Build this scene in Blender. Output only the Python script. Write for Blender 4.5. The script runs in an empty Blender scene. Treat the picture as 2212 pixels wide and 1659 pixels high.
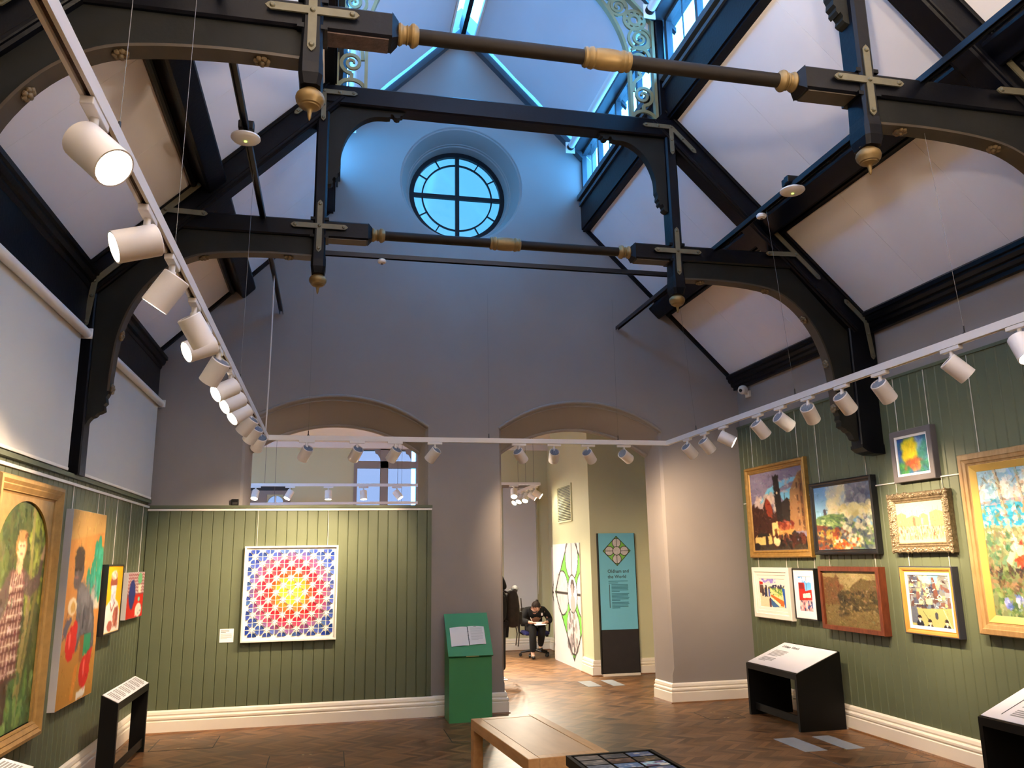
import bpy, bmesh, math, random
import numpy as np
from mathutils import Vector, Matrix
from mathutils.geometry import tessellate_polygon

S = bpy.context.scene
COL = S.collection
random.seed(7)

# ------------------------------------------------------------------ camera
CX, CH = -1.4736, 1.65
F_PX, YAW, PIT, ROL = 1745.48, 0.2202, 0.2132, -0.0165
def make_camera():
    cy, sy, cp, sp = math.cos(YAW), math.sin(YAW), math.cos(PIT), math.sin(PIT)
    F = Vector((sy*cp, cy*cp, sp)); R = Vector((cy, -sy, 0)); U = R.cross(F)
    c, s = math.cos(ROL), math.sin(ROL)
    R, U = c*R + s*U, -s*R + c*U
    cd = bpy.data.cameras.new('camera'); cd.sensor_fit = 'HORIZONTAL'; cd.sensor_width = 36.0
    cd.lens = F_PX/2212*36.0; cd.clip_start = 0.05; cd.clip_end = 200
    co = bpy.data.objects.new('camera', cd); COL.objects.link(co)
    M = Matrix((R, U, -F)).transposed().to_4x4(); M.translation = Vector((CX, 0, CH))
    co.matrix_world = M
    S.camera = co
make_camera()

# ------------------------------------------------------------------ sky, exposure
SKY_COL = (0.075, 0.41, 1.0)
SKY_STRENGTH = 8.4
w = bpy.data.worlds.new('sky'); S.world = w; w.use_nodes = True
bg = w.node_tree.nodes['Background']
bg.inputs[0].default_value = (*SKY_COL, 1); bg.inputs[1].default_value = SKY_STRENGTH
S.view_settings.view_transform = 'Standard'; S.view_settings.look = 'None'
S.view_settings.exposure = 1.4; S.view_settings.gamma = 1.0
S.view_settings.use_curve_mapping = False
WARM = (1.0, 0.74, 0.47)
SPOT_W = 80.0
REAR_FILL_W = 780.0
S.cycles.caustics_reflective = False; S.cycles.caustics_refractive = False
S.cycles.sample_clamp_indirect = 4.0
S.cycles.max_bounces = 5; S.cycles.diffuse_bounces = 4; S.cycles.glossy_bounces = 2; S.cycles.use_adaptive_sampling = True; S.cycles.adaptive_threshold = .05; S.cycles.transmission_bounces = 4; S.cycles.transparent_max_bounces = 6

# ------------------------------------------------------------------ materials
MATS = {}
def srgb(r, g, b):
    f = lambda c: c/12.92 if c <= .04045 else ((c+.055)/1.055)**2.4
    return (f(r/255), f(g/255), f(b/255))
def mat(name, col, rough=.6, metal=0., var=.06, scale=6., bump=0., bscale=60., emit=None, estr=0., spec=.5, coat=0.):
    if name in MATS: return MATS[name]
    m = bpy.data.materials.new(name); m.use_nodes = True; MATS[name] = m
    nt = m.node_tree; b = nt.nodes['Principled BSDF']
    b.inputs['Roughness'].default_value = rough; b.inputs['Metallic'].default_value = metal
    b.inputs['Specular IOR Level'].default_value = spec
    if coat: b.inputs['Coat Weight'].default_value = coat
    tc = nt.nodes.new('ShaderNodeTexCoord')
    if var > 0:
        n = nt.nodes.new('ShaderNodeTexNoise'); n.inputs['Scale'].default_value = scale; n.inputs['Detail'].default_value = 5
        nt.links.new(tc.outputs['Object'], n.inputs['Vector'])
        r = nt.nodes.new('ShaderNodeValToRGB')
        r.color_ramp.elements[0].position = .3; r.color_ramp.elements[1].position = .7
        r.color_ramp.elements[0].color = (*[max(0, c*(1-var)) for c in col], 1)
        r.color_ramp.elements[1].color = (*[min(1, c*(1+var)) for c in col], 1)
        nt.links.new(n.outputs['Fac'], r.inputs['Fac']); nt.links.new(r.outputs['Color'], b.inputs['Base Color'])
    else:
        b.inputs['Base Color'].default_value = (*col, 1)
    if bump > 0:
        n2 = nt.nodes.new('ShaderNodeTexNoise'); n2.inputs['Scale'].default_value = bscale
        nt.links.new(tc.outputs['Object'], n2.inputs['Vector'])
        bp = nt.nodes.new('ShaderNodeBump'); bp.inputs['Strength'].default_value = bump; bp.inputs['Distance'].default_value = .01
        nt.links.new(n2.outputs['Fac'], bp.inputs['Height']); nt.links.new(bp.outputs['Normal'], b.inputs['Normal'])
    if emit:
        b.inputs['Emission Color'].default_value = (*emit, 1); b.inputs['Emission Strength'].default_value = estr
    return m
def vcol_mat(name, rough=.45):
    if name in MATS: return MATS[name]
    m = bpy.data.materials.new(name); m.use_nodes = True; MATS[name] = m
    nt = m.node_tree; b = nt.nodes['Principled BSDF']; b.inputs['Roughness'].default_value = rough
    b.inputs['Specular IOR Level'].default_value = .25
    a = nt.nodes.new('ShaderNodeAttribute'); a.attribute_name = 'paint'
    nt.links.new(a.outputs['Color'], b.inputs['Base Color'])
    return m
def glass_mat(name, tint, gloss=.08, diffuse=0.0):
    m = bpy.data.materials.new(name); m.use_nodes = True; MATS[name] = m
    nt = m.node_tree; nt.nodes.remove(nt.nodes['Principled BSDF'])
    out = nt.nodes['Material Output']
    t = nt.nodes.new('ShaderNodeBsdfTransparent'); t.inputs[0].default_value = (*tint, 1)
    g = nt.nodes.new('ShaderNodeBsdfGlossy'); g.inputs['Roughness'].default_value = .08
    mx = nt.nodes.new('ShaderNodeMixShader'); mx.inputs[0].default_value = gloss
    nt.links.new(t.outputs[0], mx.inputs[1]); nt.links.new(g.outputs[0], mx.inputs[2])
    last = mx
    if diffuse > 0:
        d = nt.nodes.new('ShaderNodeBsdfTranslucent'); d.inputs[0].default_value = (*tint, 1)
        m2 = nt.nodes.new('ShaderNodeMixShader'); m2.inputs[0].default_value = diffuse
        nt.links.new(mx.outputs[0], m2.inputs[1]); nt.links.new(d.outputs[0], m2.inputs[2]); last = m2
    nt.links.new(last.outputs[0], out.inputs['Surface'])
    return m
def fabric_mat(name, col, trans, tcol):
    m = bpy.data.materials.new(name); m.use_nodes = True; MATS[name] = m
    nt = m.node_tree; nt.nodes.remove(nt.nodes['Principled BSDF']); out = nt.nodes['Material Output']
    d = nt.nodes.new('ShaderNodeBsdfDiffuse'); t = nt.nodes.new('ShaderNodeBsdfTranslucent')
    t.inputs[0].default_value = (*tcol, 1)
    tc = nt.nodes.new('ShaderNodeTexCoord'); n = nt.nodes.new('ShaderNodeTexNoise'); n.inputs['Scale'].default_value = 2.
    nt.links.new(tc.outputs['Object'], n.inputs['Vector'])
    r = nt.nodes.new('ShaderNodeValToRGB'); r.color_ramp.elements[0].color = (*[c*.93 for c in col], 1); r.color_ramp.elements[1].color = (*col, 1)
    nt.links.new(n.outputs['Fac'], r.inputs['Fac']); nt.links.new(r.outputs['Color'], d.inputs['Color'])
    mx = nt.nodes.new('ShaderNodeMixShader'); mx.inputs[0].default_value = trans
    nt.links.new(d.outputs[0], mx.inputs[1]); nt.links.new(t.outputs[0], mx.inputs[2])
    nt.links.new(mx.outputs[0], out.inputs['Surface'])
    return m
def parquet_mat():
    m = bpy.data.materials.new('parquet'); m.use_nodes = True; MATS['parquet'] = m
    nt = m.node_tree; N = nt.nodes.new; L = nt.links.new; b = nt.nodes['Principled BSDF']
    tc = N('ShaderNodeTexCoord'); sp = N('ShaderNodeSeparateXYZ'); L(tc.outputs['Object'], sp.inputs[0])
    def mth(op, a, bb=None):
        n = N('ShaderNodeMath'); n.operation = op
        for i, v in enumerate((a, bb)):
            if v is None: continue
            if isinstance(v, (int, float)): n.inputs[i].default_value = v
            else: L(v, n.inputs[i])
        return n.outputs[0]
    c, wd = .17, .075
    pp = mth('PINGPONG', sp.outputs['Y'], c)
    zz = mth('ADD', sp.outputs['X'], pp)
    row = mth('FLOOR', mth('DIVIDE', zz, wd)); colm = mth('FLOOR', mth('DIVIDE', sp.outputs['Y'], c))
    cmb = N('ShaderNodeCombineXYZ'); L(row, cmb.inputs[0]); L(colm, cmb.inputs[1])
    wn = N('ShaderNodeTexWhiteNoise'); L(cmb.outputs[0], wn.inputs['Vector'])
    nz = N('ShaderNodeTexNoise'); nz.inputs['Scale'].default_value = 3.; nz.inputs['Detail'].default_value = 6; L(tc.outputs['Object'], nz.inputs['Vector'])
    mx = mth('ADD', mth('MULTIPLY', wn.outputs['Value'], .5), mth('MULTIPLY', nz.outputs['Fac'], .6))
    r = N('ShaderNodeValToRGB'); L(mx, r.inputs['Fac'])
    r.color_ramp.elements[0].position = .25; r.color_ramp.elements[0].color = (.075, .035, .014, 1)
    r.color_ramp.elements[1].position = .8; r.color_ramp.elements[1].color = (.25, .122, .05, 1)
    fr = mth('FRACT', mth('DIVIDE', zz, wd))
    gap = mth('LESS_THAN', fr, .03)
    mix = N('ShaderNodeMix'); mix.data_type = 'RGBA'; L(gap, mix.inputs['Factor'])
    L(r.outputs['Color'], mix.inputs['A']); mix.inputs['B'].default_value = (.03, .014, .008, 1)
    L(mix.outputs['Result'], b.inputs['Base Color'])
    rr = N('ShaderNodeMapRange'); L(nz.outputs['Fac'], rr.inputs['Value']); rr.inputs['To Min'].default_value = .30; rr.inputs['To Max'].default_value = .48; b.inputs['Specular IOR Level'].default_value = .35
    L(rr.outputs[0], b.inputs['Roughness'])
    return m
def wood_mat(name, c0, c1, rough=.35, stretch=(2, 25, 25)):
    m = bpy.data.materials.new(name); m.use_nodes = True; MATS[name] = m
    nt = m.node_tree; N = nt.nodes.new; L = nt.links.new; b = nt.nodes['Principled BSDF']
    tc = N('ShaderNodeTexCoord'); mp = N('ShaderNodeMapping'); mp.inputs['Scale'].default_value = stretch
    L(tc.outputs['Object'], mp.inputs[0]); nz = N('ShaderNodeTexNoise'); nz.inputs['Scale'].default_value = 2; nz.inputs['Detail'].default_value = 6
    L(mp.outputs[0], nz.inputs['Vector']); r = N('ShaderNodeValToRGB'); L(nz.outputs['Fac'], r.inputs['Fac'])
    r.color_ramp.elements[0].color = (*c0, 1); r.color_ramp.elements[1].color = (*c1, 1)
    r.color_ramp.elements[0].position = .3; r.color_ramp.elements[1].position = .7
    L(r.outputs['Color'], b.inputs['Base Color']); b.inputs['Roughness'].default_value = rough
    return m

GREYWALL = mat('grey_wall_paint', (.275, .242, .225), .75, var=.04, scale=1.5, bump=.05, bscale=120)
PALEWALL = mat('pale_green_paint', (.56, .555, .35), .7, var=.03, scale=1.5)
WHITE = mat('white_paint', (.78, .74, .68), .5, var=.02)
CREAM = mat('cream_gloss_paint', (.80, .735, .62), .35, var=.03, scale=3)
PANELWHITE = mat('white_roof_panel', (.94, .89, .86), .8, var=.035, scale=1.2)
GREEN = mat('green_panel_paint', (.094, .112, .062), .5, var=.07, scale=2.5, bump=.04, bscale=40)
BLACK = mat('black_beam_paint', (.0025, .003, .0055), .36, var=.2, scale=8, bump=.12, bscale=35, spec=.2)
BRACE = mat('dark_grey_brace_paint', (.015, .0155, .0135), .55, var=.15, scale=6, bump=.1, bscale=50, spec=.15)
BRACEEDGE = mat('brown_brace_edge_paint', (.055, .039, .023), .5, var=.2, scale=8)
STRAP = mat('dull_gold_strap_paint', (.135, .122, .075), .5, metal=.1, var=.12, scale=14)
GOLD = mat('gold_paint', (.24, .155, .055), .45, metal=.4, var=.15, scale=12)
FRET = mat('pale_gold_fretwork', (.26, .24, .125), .4, metal=.3, var=.1, scale=10)
RODM = mat('brown_black_rod', (.013, .0095, .0065), .55, var=.2, scale=9, spec=.2)
CHIP = mat('chipped_brown_paint', (.085, .052, .043), .7, var=.3, scale=20, bump=.4, bscale=60)
PARQ = parquet_mat()
DECK = mat('roof_deck_board', (.30, .29, .29), .8)
BEAD = wood_mat('floor_bead_wood', (.13, .055, .018), (.24, .11, .04), .4)
MATB = mat('black_laminate', (.004, .0037, .0033), .5, var=.2, spec=.2)
STRUT = mat('black_channel_steel', (.010, .010, .013), .35, metal=.3, var=.1)
TRACKW = mat('white_track_enamel', (.78, .74, .70), .4, var=.01)
DARK = mat('dark_recess', (.02, .018, .016), .6, var=.1)
LENS = mat('lit_lens', (.9, .9, .9), .4, var=0, emit=(1.0, .86, .66), estr=28)
LENS.cycles.emission_sampling = 'NONE'
LENSOFF = mat('unlit_lens', (.25, .24, .22), .2, var=0)
HEATSINK = mat('grey_heat_sink', (.22, .25, .31), .45, var=.05)
GLASS = glass_mat('sky_pane', (.92, .92, .92), .05)
FROST = glass_mat('frosted_pane', (.29, .265, .24), .04, 0)
FROST2 = glass_mat('gallery_pane', (.47, .245, .21), .04, 0)
BLINDF = fabric_mat('blind_fabric', (.62, .60, .56), .12, (.5, .5, .5))
LANTF = fabric_mat('lantern_blind_fabric', (.70, .66, .68), .07, (.9, .6, .45))
SHEER = fabric_mat('sheer_blind_fabric', (.60, .62, .62), .10, (.5, .42, .30))
LEADGREY = mat('clerestory_frame_paint', (.045, .06, .075), .45, var=.1)
WIRE = mat('steel_wire', (.16, .155, .15), .4, metal=.6, var=0)
PVC = mat('white_plastic', (.80, .76, .72), .35, var=.01)

# ------------------------------------------------------------------ mesh builder
class MB:
    def __init__(s): s.v = []; s.f = []; s.col = None
    def add(s, vs, fs):
        o = len(s.v); s.v += [tuple(p) for p in vs]; s.f += [[i+o for i in f] for f in fs]; return s
    def box(s, x0, x1, y0, y1, z0, z1):
        return s.add([(x0,y0,z0),(x1,y0,z0),(x1,y1,z0),(x0,y1,z0),(x0,y0,z1),(x1,y0,z1),(x1,y1,z1),(x0,y1,z1)],
                     [(0,3,2,1),(4,5,6,7),(0,1,5,4),(1,2,6,5),(2,3,7,6),(3,0,4,7)])
    def cbox(s, x0, x1, y0, y1, z0, z1, c=.01):
        bm = bmesh.new()
        M = Matrix.Translation(((x0+x1)/2,(y0+y1)/2,(z0+z1)/2)) @ Matrix.Diagonal((x1-x0,y1-y0,z1-z0,1))
        bmesh.ops.create_cube(bm, size=1, matrix=M)
        bmesh.ops.bevel(bm, geom=bm.edges[:], offset=c, segments=2, profile=.5, affect='EDGES')
        bm.verts.index_update()
        s.add([v.co[:] for v in bm.verts], [[v.index for v in f.verts] for f in bm.faces]); bm.free(); return s
    def prism(s, pts, axis, a0, a1):
        n = len(pts)
        def P(p, a):
            return {'x': (a, p[0], p[1]), 'y': (p[0], a, p[1]), 'z': (p[0], p[1], a)}[axis]
        vs = [P(p, a0) for p in pts] + [P(p, a1) for p in pts]
        tri = tessellate_polygon([[Vector((p[0], p[1], 0)) for p in pts]]) if n > 4 else [tuple(range(n))]
        fs = [tuple(t) for t in tri] + [tuple(i+n for i in t) for t in tri]
        fs += [(i, (i+1) % n, (i+1) % n+n, i+n) for i in range(n)]
        return s.add(vs, fs)
    def beam(s, p0, p1, w, y0, y1, c=.012):
        # beam in the xz plane from p0 to p1, width w (in plane), y0..y1 deep, chamfered
        d = Vector((p1[0]-p0[0], p1[1]-p0[1])); L = d.length; d /= L; n = Vector((-d.y, d.x))
        sec = [(-w/2+c, y0), (w/2-c, y0), (w/2, y0+c), (w/2, y1-c), (w/2-c, y1), (-w/2+c, y1), (-w/2, y1-c), (-w/2, y0+c)]
        vs = []
        for q in (p0, p1):
            for a, y in sec: vs.append((q[0]+n.x*a, y, q[1]+n.y*a))
        fs = [tuple(range(8)), tuple(range(8, 16))] + [(i, (i+1) % 8, (i+1) % 8+8, i+8) for i in range(8)]
        return s.add(vs, fs)
    def loft(s, loops, closed=True, cap=False):
        n = len(loops[0]); vs = [p for l in loops for p in l]; fs = []
        for k in range(len(loops)-1):
            for i in range(n if closed else n-1):
                j = (i+1) % n; fs.append((k*n+i, k*n+j, (k+1)*n+j, (k+1)*n+i))
        if cap: fs += [tuple(range(n)), tuple(range((len(loops)-1)*n, len(loops)*n))]
        return s.add(vs, fs)
    def lathe(s, prof, o, d=(0,0,1), n=20, cap=True):
        d = Vector(d).normalized(); a = d.orthogonal().normalized(); b = d.cross(a); o = Vector(o)
        return s.loft([[o+d*h+(a*math.cos(2*math.pi*i/n)+b*math.sin(2*math.pi*i/n))*r for i in range(n)] for r, h in prof], True, cap)
    def tube(s, path, r, n=8, cap=True):
        path = [Vector(p) for p in path]; loops = []; up = None
        for i, p in enumerate(path):
            t = (path[min(i+1, len(path)-1)]-path[max(i-1, 0)]).normalized()
            a = t.orthogonal().normalized() if up is None else (up - t*up.dot(t)).normalized()
            up = a; b = t.cross(a)
            rr = r[i] if isinstance(r, (list, tuple)) else r
            loops.append([p+(a*math.cos(2*math.pi*k/n)+b*math.sin(2*math.pi*k/n))*rr for k in range(n)])
        return s.loft(loops, True, cap)
    def ribbon(s, pts, w, y0, y1, closed=False):
        # flat bar following a 2d path in the xz plane
        n = len(pts); L = []; R = []
        for i in range(n):
            a = pts[(i-1) % n] if closed or i > 0 else pts[i]; b = pts[(i+1) % n] if closed or i < n-1 else pts[i]
            d = Vector((b[0]-a[0], b[1]-a[1])).normalized(); nn = Vector((-d.y, d.x))*(w/2 if not isinstance(w, list) else w[i]/2)
            L.append((pts[i][0]+nn.x, pts[i][1]+nn.y)); R.append((pts[i][0]-nn.x, pts[i][1]-nn.y))
        loops = [[(L[i][0], y0, L[i][1]), (R[i][0], y0, R[i][1]), (R[i][0], y1, R[i][1]), (L[i][0], y1, L[i][1])] for i in range(n)]
        if closed: loops.append(loops[0])
        return s.loft(loops, True, not closed)
    def xf(s, M):
        s.v = [tuple(M @ Vector(p)) for p in s.v]; return s
    def build(s, name, m, parent=None, world=True, smooth=None, **kw):
        off = Vector((0,0,0))
        if parent is not None and world:
            p = parent
            while p is not None: off = off + p.location; p = p.parent
        me = bpy.data.meshes.new(name)
        me.from_pydata([tuple(Vector(p)-off) for p in s.v], [], s.f)
        bm = bmesh.new(); bm.from_mesh(me); bmesh.ops.recalc_face_normals(bm, faces=bm.faces); bm.to_mesh(me); bm.free()
        if m: me.materials.append(m)
        if smooth is not None:
            me.shade_smooth(); me.set_sharp_from_angle(angle=math.radians(smooth))
        o = bpy.data.objects.new(name, me); COL.objects.link(o)
        if parent is not None: o.parent = parent
        return tag(o, **kw)
def tag(o, label=None, cat=None, group=None, kind=None):
    if label: o['label'] = label
    if cat: o['category'] = cat
    if group: o['group'] = group
    if kind: o['kind'] = kind
    return o
def empty(name, loc=(0,0,0), parent=None, **kw):
    o = bpy.data.objects.new(name, None); o.location = loc; o.empty_display_size = .05; COL.objects.link(o)
    if parent is not None: o.parent = parent
    return tag(o, **kw)
def copy_tree(o, parent=None):
    c = o.copy(); COL.objects.link(c); c.parent = parent
    for ch in o.children: copy_tree(ch, c)
    return c
def share(o, loc, parent=None):
    c = o.copy(); COL.objects.link(c); c.location = loc
    c.parent = parent if parent is not None else o.parent
    return c
def text_obj(txt, size, M, m, name, parent, bold=False):
    cu = bpy.data.curves.new(name, 'FONT'); cu.body = txt; cu.size = size; cu.extrude = .0006; cu.resolution_u = 2
    if bold: cu.offset = size*.012
    t = bpy.data.objects.new('tmp', cu); COL.objects.link(t)
    dg = bpy.context.evaluated_depsgraph_get(); me = bpy.data.meshes.new_from_object(t.evaluated_get(dg))
    bpy.data.objects.remove(t); bpy.data.curves.remove(cu)
    me.name = name; me.materials.clear(); me.materials.append(m)
    me.transform(M)
    o = bpy.data.objects.new(name, me); COL.objects.link(o)
    if parent is not None: o.parent = parent; 
    return o
# ------------------------------------------------------------------ room shell
D = 9.25
XL, XPL, XR, XPR = -3.42, -3.36, 3.54, 3.50
Y0 = -3.7
MB().box(-4.3, 4.3, Y0-.2, 15.6, -.12, 0).build('floor', PARQ, kind='structure')

def arch_loop(cx, y, lo, hi, spring, apex, n=28):
    h = apex-spring; R = (hi*hi+h*h)/(2*h); zc = apex-R; a0 = math.asin(hi/R)
    pts = [(-lo, 0), (-lo, .30), (-hi, .38)] + [(R*math.sin(-a0+2*a0*i/n), zc+R*math.cos(-a0+2*a0*i/n)) for i in range(n+1)] + [(hi, .38), (lo, .30), (lo, 0)]
    return [(cx+p[0], y, p[1]) for p in pts]
ARCH = [(9.25, .995, 1.022, 3.16, 3.50), (9.275, .995, 1.008, 3.15, 3.47), (9.29, .995, .995, 3.14, 3.455), (9.57, .965, .965, 2.93, 3.245),
        (9.60, .957, .957, 2.90, 3.215), (9.625, .95, .95, 2.88, 3.2), (9.66, .95, .95, 2.88, 3.2)]
ACX = (-1.428, 1.4525)
RW_C, RW_Z = 0.0, 6.25
def circ(r, y, n=64, cx=RW_C, cz=RW_Z): return [(cx+r*math.sin(2*math.pi*i/n), y, cz+r*math.cos(2*math.pi*i/n)) for i in range(n)]
wall_end = empty('wall_end', (0, D, 0), kind='structure')
m = MB()
for fi, hr in ((0, .775), (-1, .62)):
    a = ARCH[fi]; y = a[0]
    outer = [(-3.62, y, 0)] + arch_loop(ACX[0], *a) + arch_loop(ACX[1], *a) + [(3.74, y, 0), (3.74, y, 3.75), (1.78, y, 5.85), (1.78, y, 7.0), (0, y, 8.75), (-1.78, y, 7.0), (-1.78, y, 5.85), (-3.62, y, 3.8)]
    hole = circ(hr, y)
    P = outer+hole
    tri = tessellate_polygon([[Vector((p[0], p[2], 0)) for p in outer], [Vector((p[0], p[2], 0)) for p in hole]])
    m.add(P, [tuple(t) for t in tri])
for cx in ACX: m.loft([arch_loop(cx, *a) for a in ARCH], closed=False)
m.loft([circ(r, y) for r, y in ((.775, 9.25), (.765, 9.258), (.765, 9.268), (.745, 9.275), (.735, 9.30), (.675, 9.50), (.665, 9.505), (.66, 9.53), (.645, 9.535), (.63, 9.60), (.62, 9.66))])
m.build('masonry', GREYWALL, wall_end, smooth=28)
for cx in ACX:
    for a, rr_, dz in ((ARCH[0], .020, .0), (ARCH[2], .012, .0), (ARCH[4], .020, .0)):
        lp = arch_loop(cx, *a)[3:-3]
        MB().tube([(p[0], p[1], p[2]+dz) for p in lp], rr_, 8).build('arch_moulding', GREYWALL, wall_end, smooth=50)

# boards of the green panelling: chamfered tongue and groove
def board_mesh(wd, h, th, c=.006):
    b = MB(); b.prism([(0, 0), (wd, 0), (wd, th-c), (wd-c, th), (c, th), (0, th-c)], 'z', 0, h); return b
BW = .109
def boards(parent, origin, udir, ndir, length, h, th, bw=BW):
    # origin: start corner (world); udir along the wall; ndir outwards
    u = Vector(udir); n = Vector(ndir)
    M = Matrix((u, n, Vector((0,0,1)))).transposed().to_4x4()
    k = 0; pos = 0.; first = None
    while pos < length-.01:
        wd = min(bw, length-pos)
        loc = Vector(origin)+u*pos - parent.location
        if first is None or wd < bw-.001:
            o = board_mesh(wd-.0015, h, th).xf(M).build('board', GREEN, parent, world=False); first = first or o
            o.location = loc
        else: share(first, loc)
        pos += bw
boards(wall_end, (-3.36, D+.01, .20), (1,0,0), (0,-1,0), 2.99, 2.03, .042)
MB().box(-3.36, -.37, D-.02, D+.12, .0, 2.235).build('panel_backing', GREEN, wall_end)
MB().box(-3.36, -.358, D-.045, D+.14, 2.232, 2.262).build('panel_cap', GREEN, wall_end)
MB().box(-3.36, -.362, D-.044, D-.03, 2.205, 2.226).build('picture_rail', WHITE, wall_end)
MB().box(-.386, -.366, D-.035, D+.12, .2, 2.232).build('panel_end_strip', GREEN, wall_end)

wall_left = empty('wall_left', (XL, 0, 0), kind='structure')
MB().box(XL-.2, XL, Y0, 9.4, 0, 3.9).build('masonry', GREYWALL, wall_left)
boards(wall_left, (XL-.01, 9.215, .20), (0,-1,0), (1,0,0), 5.4, 2.09, .07)
MB().box(XL, XPL+.03, Y0, 9.215, 2.285, 2.315).build('panel_cap', GREEN, wall_left)
MB().box(XPL, XPL+.016, Y0, 9.205, 2.235, 2.255).build('picture_rail', WHITE, wall_left)
MB().box(XL-.05, XPL-.005, Y0, 3.8, .2, 2.285).build('panel_sheet', GREEN, wall_left)
MB().box(XL-.02, XPL+.01, Y0, 9.24, 3.38, 3.74).build('wall_plate', BLACK, wall_left)
wall_right = empty('wall_right', (XR, 0, 0), kind='structure')
MB().box(XR, XR+.2, Y0, 9.4, 0, 3.9).build('masonry', GREYWALL, wall_right)
boards(wall_right, (XR+.01, 9.245, .20), (0,-1,0), (-1,0,0), 6.2, 3.0, .05)
MB().box(XPR-.012, XR, Y0, 9.24, 3.2, 3.225).build('panel_cap', GREEN, wall_right)
MB().box(XPR, XR+.02, Y0, 3.04, .2, 3.2).build('panel_sheet', GREEN, wall_right)
MB().tube([(XPR-.008, y, 2.265) for y in (9.2, 7, 5, 3)], .006, 6).build('cable_conduit', WHITE, wall_right)
MB().box(XL-.2, XR+.2, Y0-.2, Y0, 0, 8.9).build('wall_back', CREAM, kind='structure')

# black cornice mouldings at the wall heads
def cornice(name, s, xw):
    m = MB(); P = [(0, 3.70), (.05, 3.70), (.05, 3.735), (.075, 3.745), (.085, 3.77), (.085, 3.785), (.105, 3.79), (.12, 3.82), (.12, 3.84), (.14, 3.845), (.14, 3.88), (.0, 4.0)]
    m.prism([(xw-s*a, z) for a, z in P], 'y', Y0, D-.005)
    return m.build(name, BLACK, kind='structure')
cornice('trim_1', -1, XL); cornice('trim_2', 1, XR)

# skirting: moulded profile swept along a path (left side of the path is the wall)
SK = [(0, 0), (.042, 0), (.042, .112), (.036, .118), (.030, .120), (.030, .124), (.040, .134), (.040, .150), (.031, .160), (.022, .162), (.022, .166), (.027, .178), (.022, .202), (.010, .215), (0, .215)]
def skirting(name, path, flip=1):
    root = empty(name, (path[0][0], path[0][1], 0), kind='structure')
    def sweep(prof, nm, m):
        n = len(path); loops = []
        for i, p in enumerate(path):
            def nrm(a, b):
                d = Vector((b[0]-a[0], b[1]-a[1])).normalized(); return Vector((d.y, -d.x))*flip
            if i == 0: nn = nrm(path[0], path[1])
            elif i == n-1: nn = nrm(path[-2], path[-1])
            else:
                a, b = nrm(path[i-1], p), nrm(p, path[i+1]); nn = (a+b); nn = nn/(nn.length_squared)*2 if nn.length > .1 else a
            loops.append([(p[0]+nn.x*q, p[1]+nn.y*q, z) for q, z in prof])
        MB().loft(loops, True, True).build(nm, m, root)
    sweep(SK, 'moulding', CREAM)
    sweep([(.03, 0), (.060, 0), (.054, .012), (.03, .014)], 'floor_bead', BEAD)
    return root
skirting('baseboard_end', [(-3.36, 9.218), (-.345, 9.218), (-.345, 9.28)])
skirting('baseboard_pier', [(-.34, 9.25), (.458, 9.25), (.50, 9.62)])
skirting('baseboard_doorway', [(2.405, 9.64), (2.447, 9.25), (3.5, 9.25)])
skirting('baseboard_right', [(3.5, 9.25), (3.5, 2.0)])
skirting('baseboard_left', [(-3.36, 2.0), (-3.36, 9.22)])

# ------------------------------------------------------------------ roof
SL = 1.0148
def rz(x): return 3.875+SL*(3.46-abs(x))
NX, NZ = -SL/math.hypot(1, SL), -1/math.hypot(1, SL)      # inward normal, right slope
def rp(s, x, off=0): return (s*(x+NX*off), rz(x)+NZ*off)
ceiling = empty('ceiling', (0, 0, 0), kind='structure')
T1, T2, TC, PU = 3.74, 6.50, -.04, 1.602
seams = []
y = D-.02
bays = [(T2+.08, D), (T1+.08, T2+.08), (Y0, T1+.08)]
for s in (-1, 1):
    for b0, b1 in bays:
        n = max(1, round((b1-b0)/.93)); st = (b1-b0)/n
        for k in range(n):
            for xa, xb in ((3.52, 2.53), (2.53, 1.60)):
                m = MB(); m.prism([rp(s, xa), rp(s, xb), rp(s, xb, -.02), rp(s, xa, -.02)], 'y', b0+k*st+.0012, b0+(k+1)*st-.0012)
                m.build('roof_panel', PANELWHITE, ceiling)
    MB().prism([rp(s, 3.75, -.022), rp(s, 1.60, -.022), rp(s, 1.60, -.12), rp(s, 3.75, -.12)], 'y', Y0, D+.1).build('roof_deck', DECK, ceiling)
# gable trims against the end wall
for i, s in enumerate((-1, 1)):
    MB().prism([rp(s, 3.5, .0), rp(s, 1.62, .0), rp(s, 1.62, .035), rp(s, 3.5, .035)], 'y', D-.05, D).build('trim_%d' % (3+i), BLACK, kind='structure')
    MB().prism([(s*1.56, 6.78), (0, 8.40), (0, 8.29), (s*1.56, 6.69)], 'y', D-.10, D).build('trim_%d' % (5+i), LEADGREY, kind='structure')

def roof_box(s, xc, wd, dep, y0, y1, m=None, off=0.):
    # box lying on the slope: centre |x| = xc, width along slope, depth inward
    m = m or MB(); c = .012
    h = wd/2/math.hypot(1, SL)
    def q(a, d): return rp(s, xc+a, d)
    P = [q(h, off-.01), q(h, off+dep-c), q(h-c, off+dep), q(-h+c, off+dep), q(-h, off+dep-c), q(-h, off-.01)]
    return m.prism(P, 'y', y0, y1)
for s, side in ((-1, 'left'), (1, 'right')):
    root = empty('purlin', (s*2.5, D, 4.8), label='long black purlin beam along the middle of the %s roof slope' % side, cat='beam')
    roof_box(s, 2.57, .19, .16, Y0, D-.01).build('timber', BLACK, root)
    for dx, wd in ((.095, .05), (-.09, .05)):
        roof_box(s, 2.57+dx, wd, .05, Y0, D-.02).build('moulding', BLACK, root)

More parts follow.
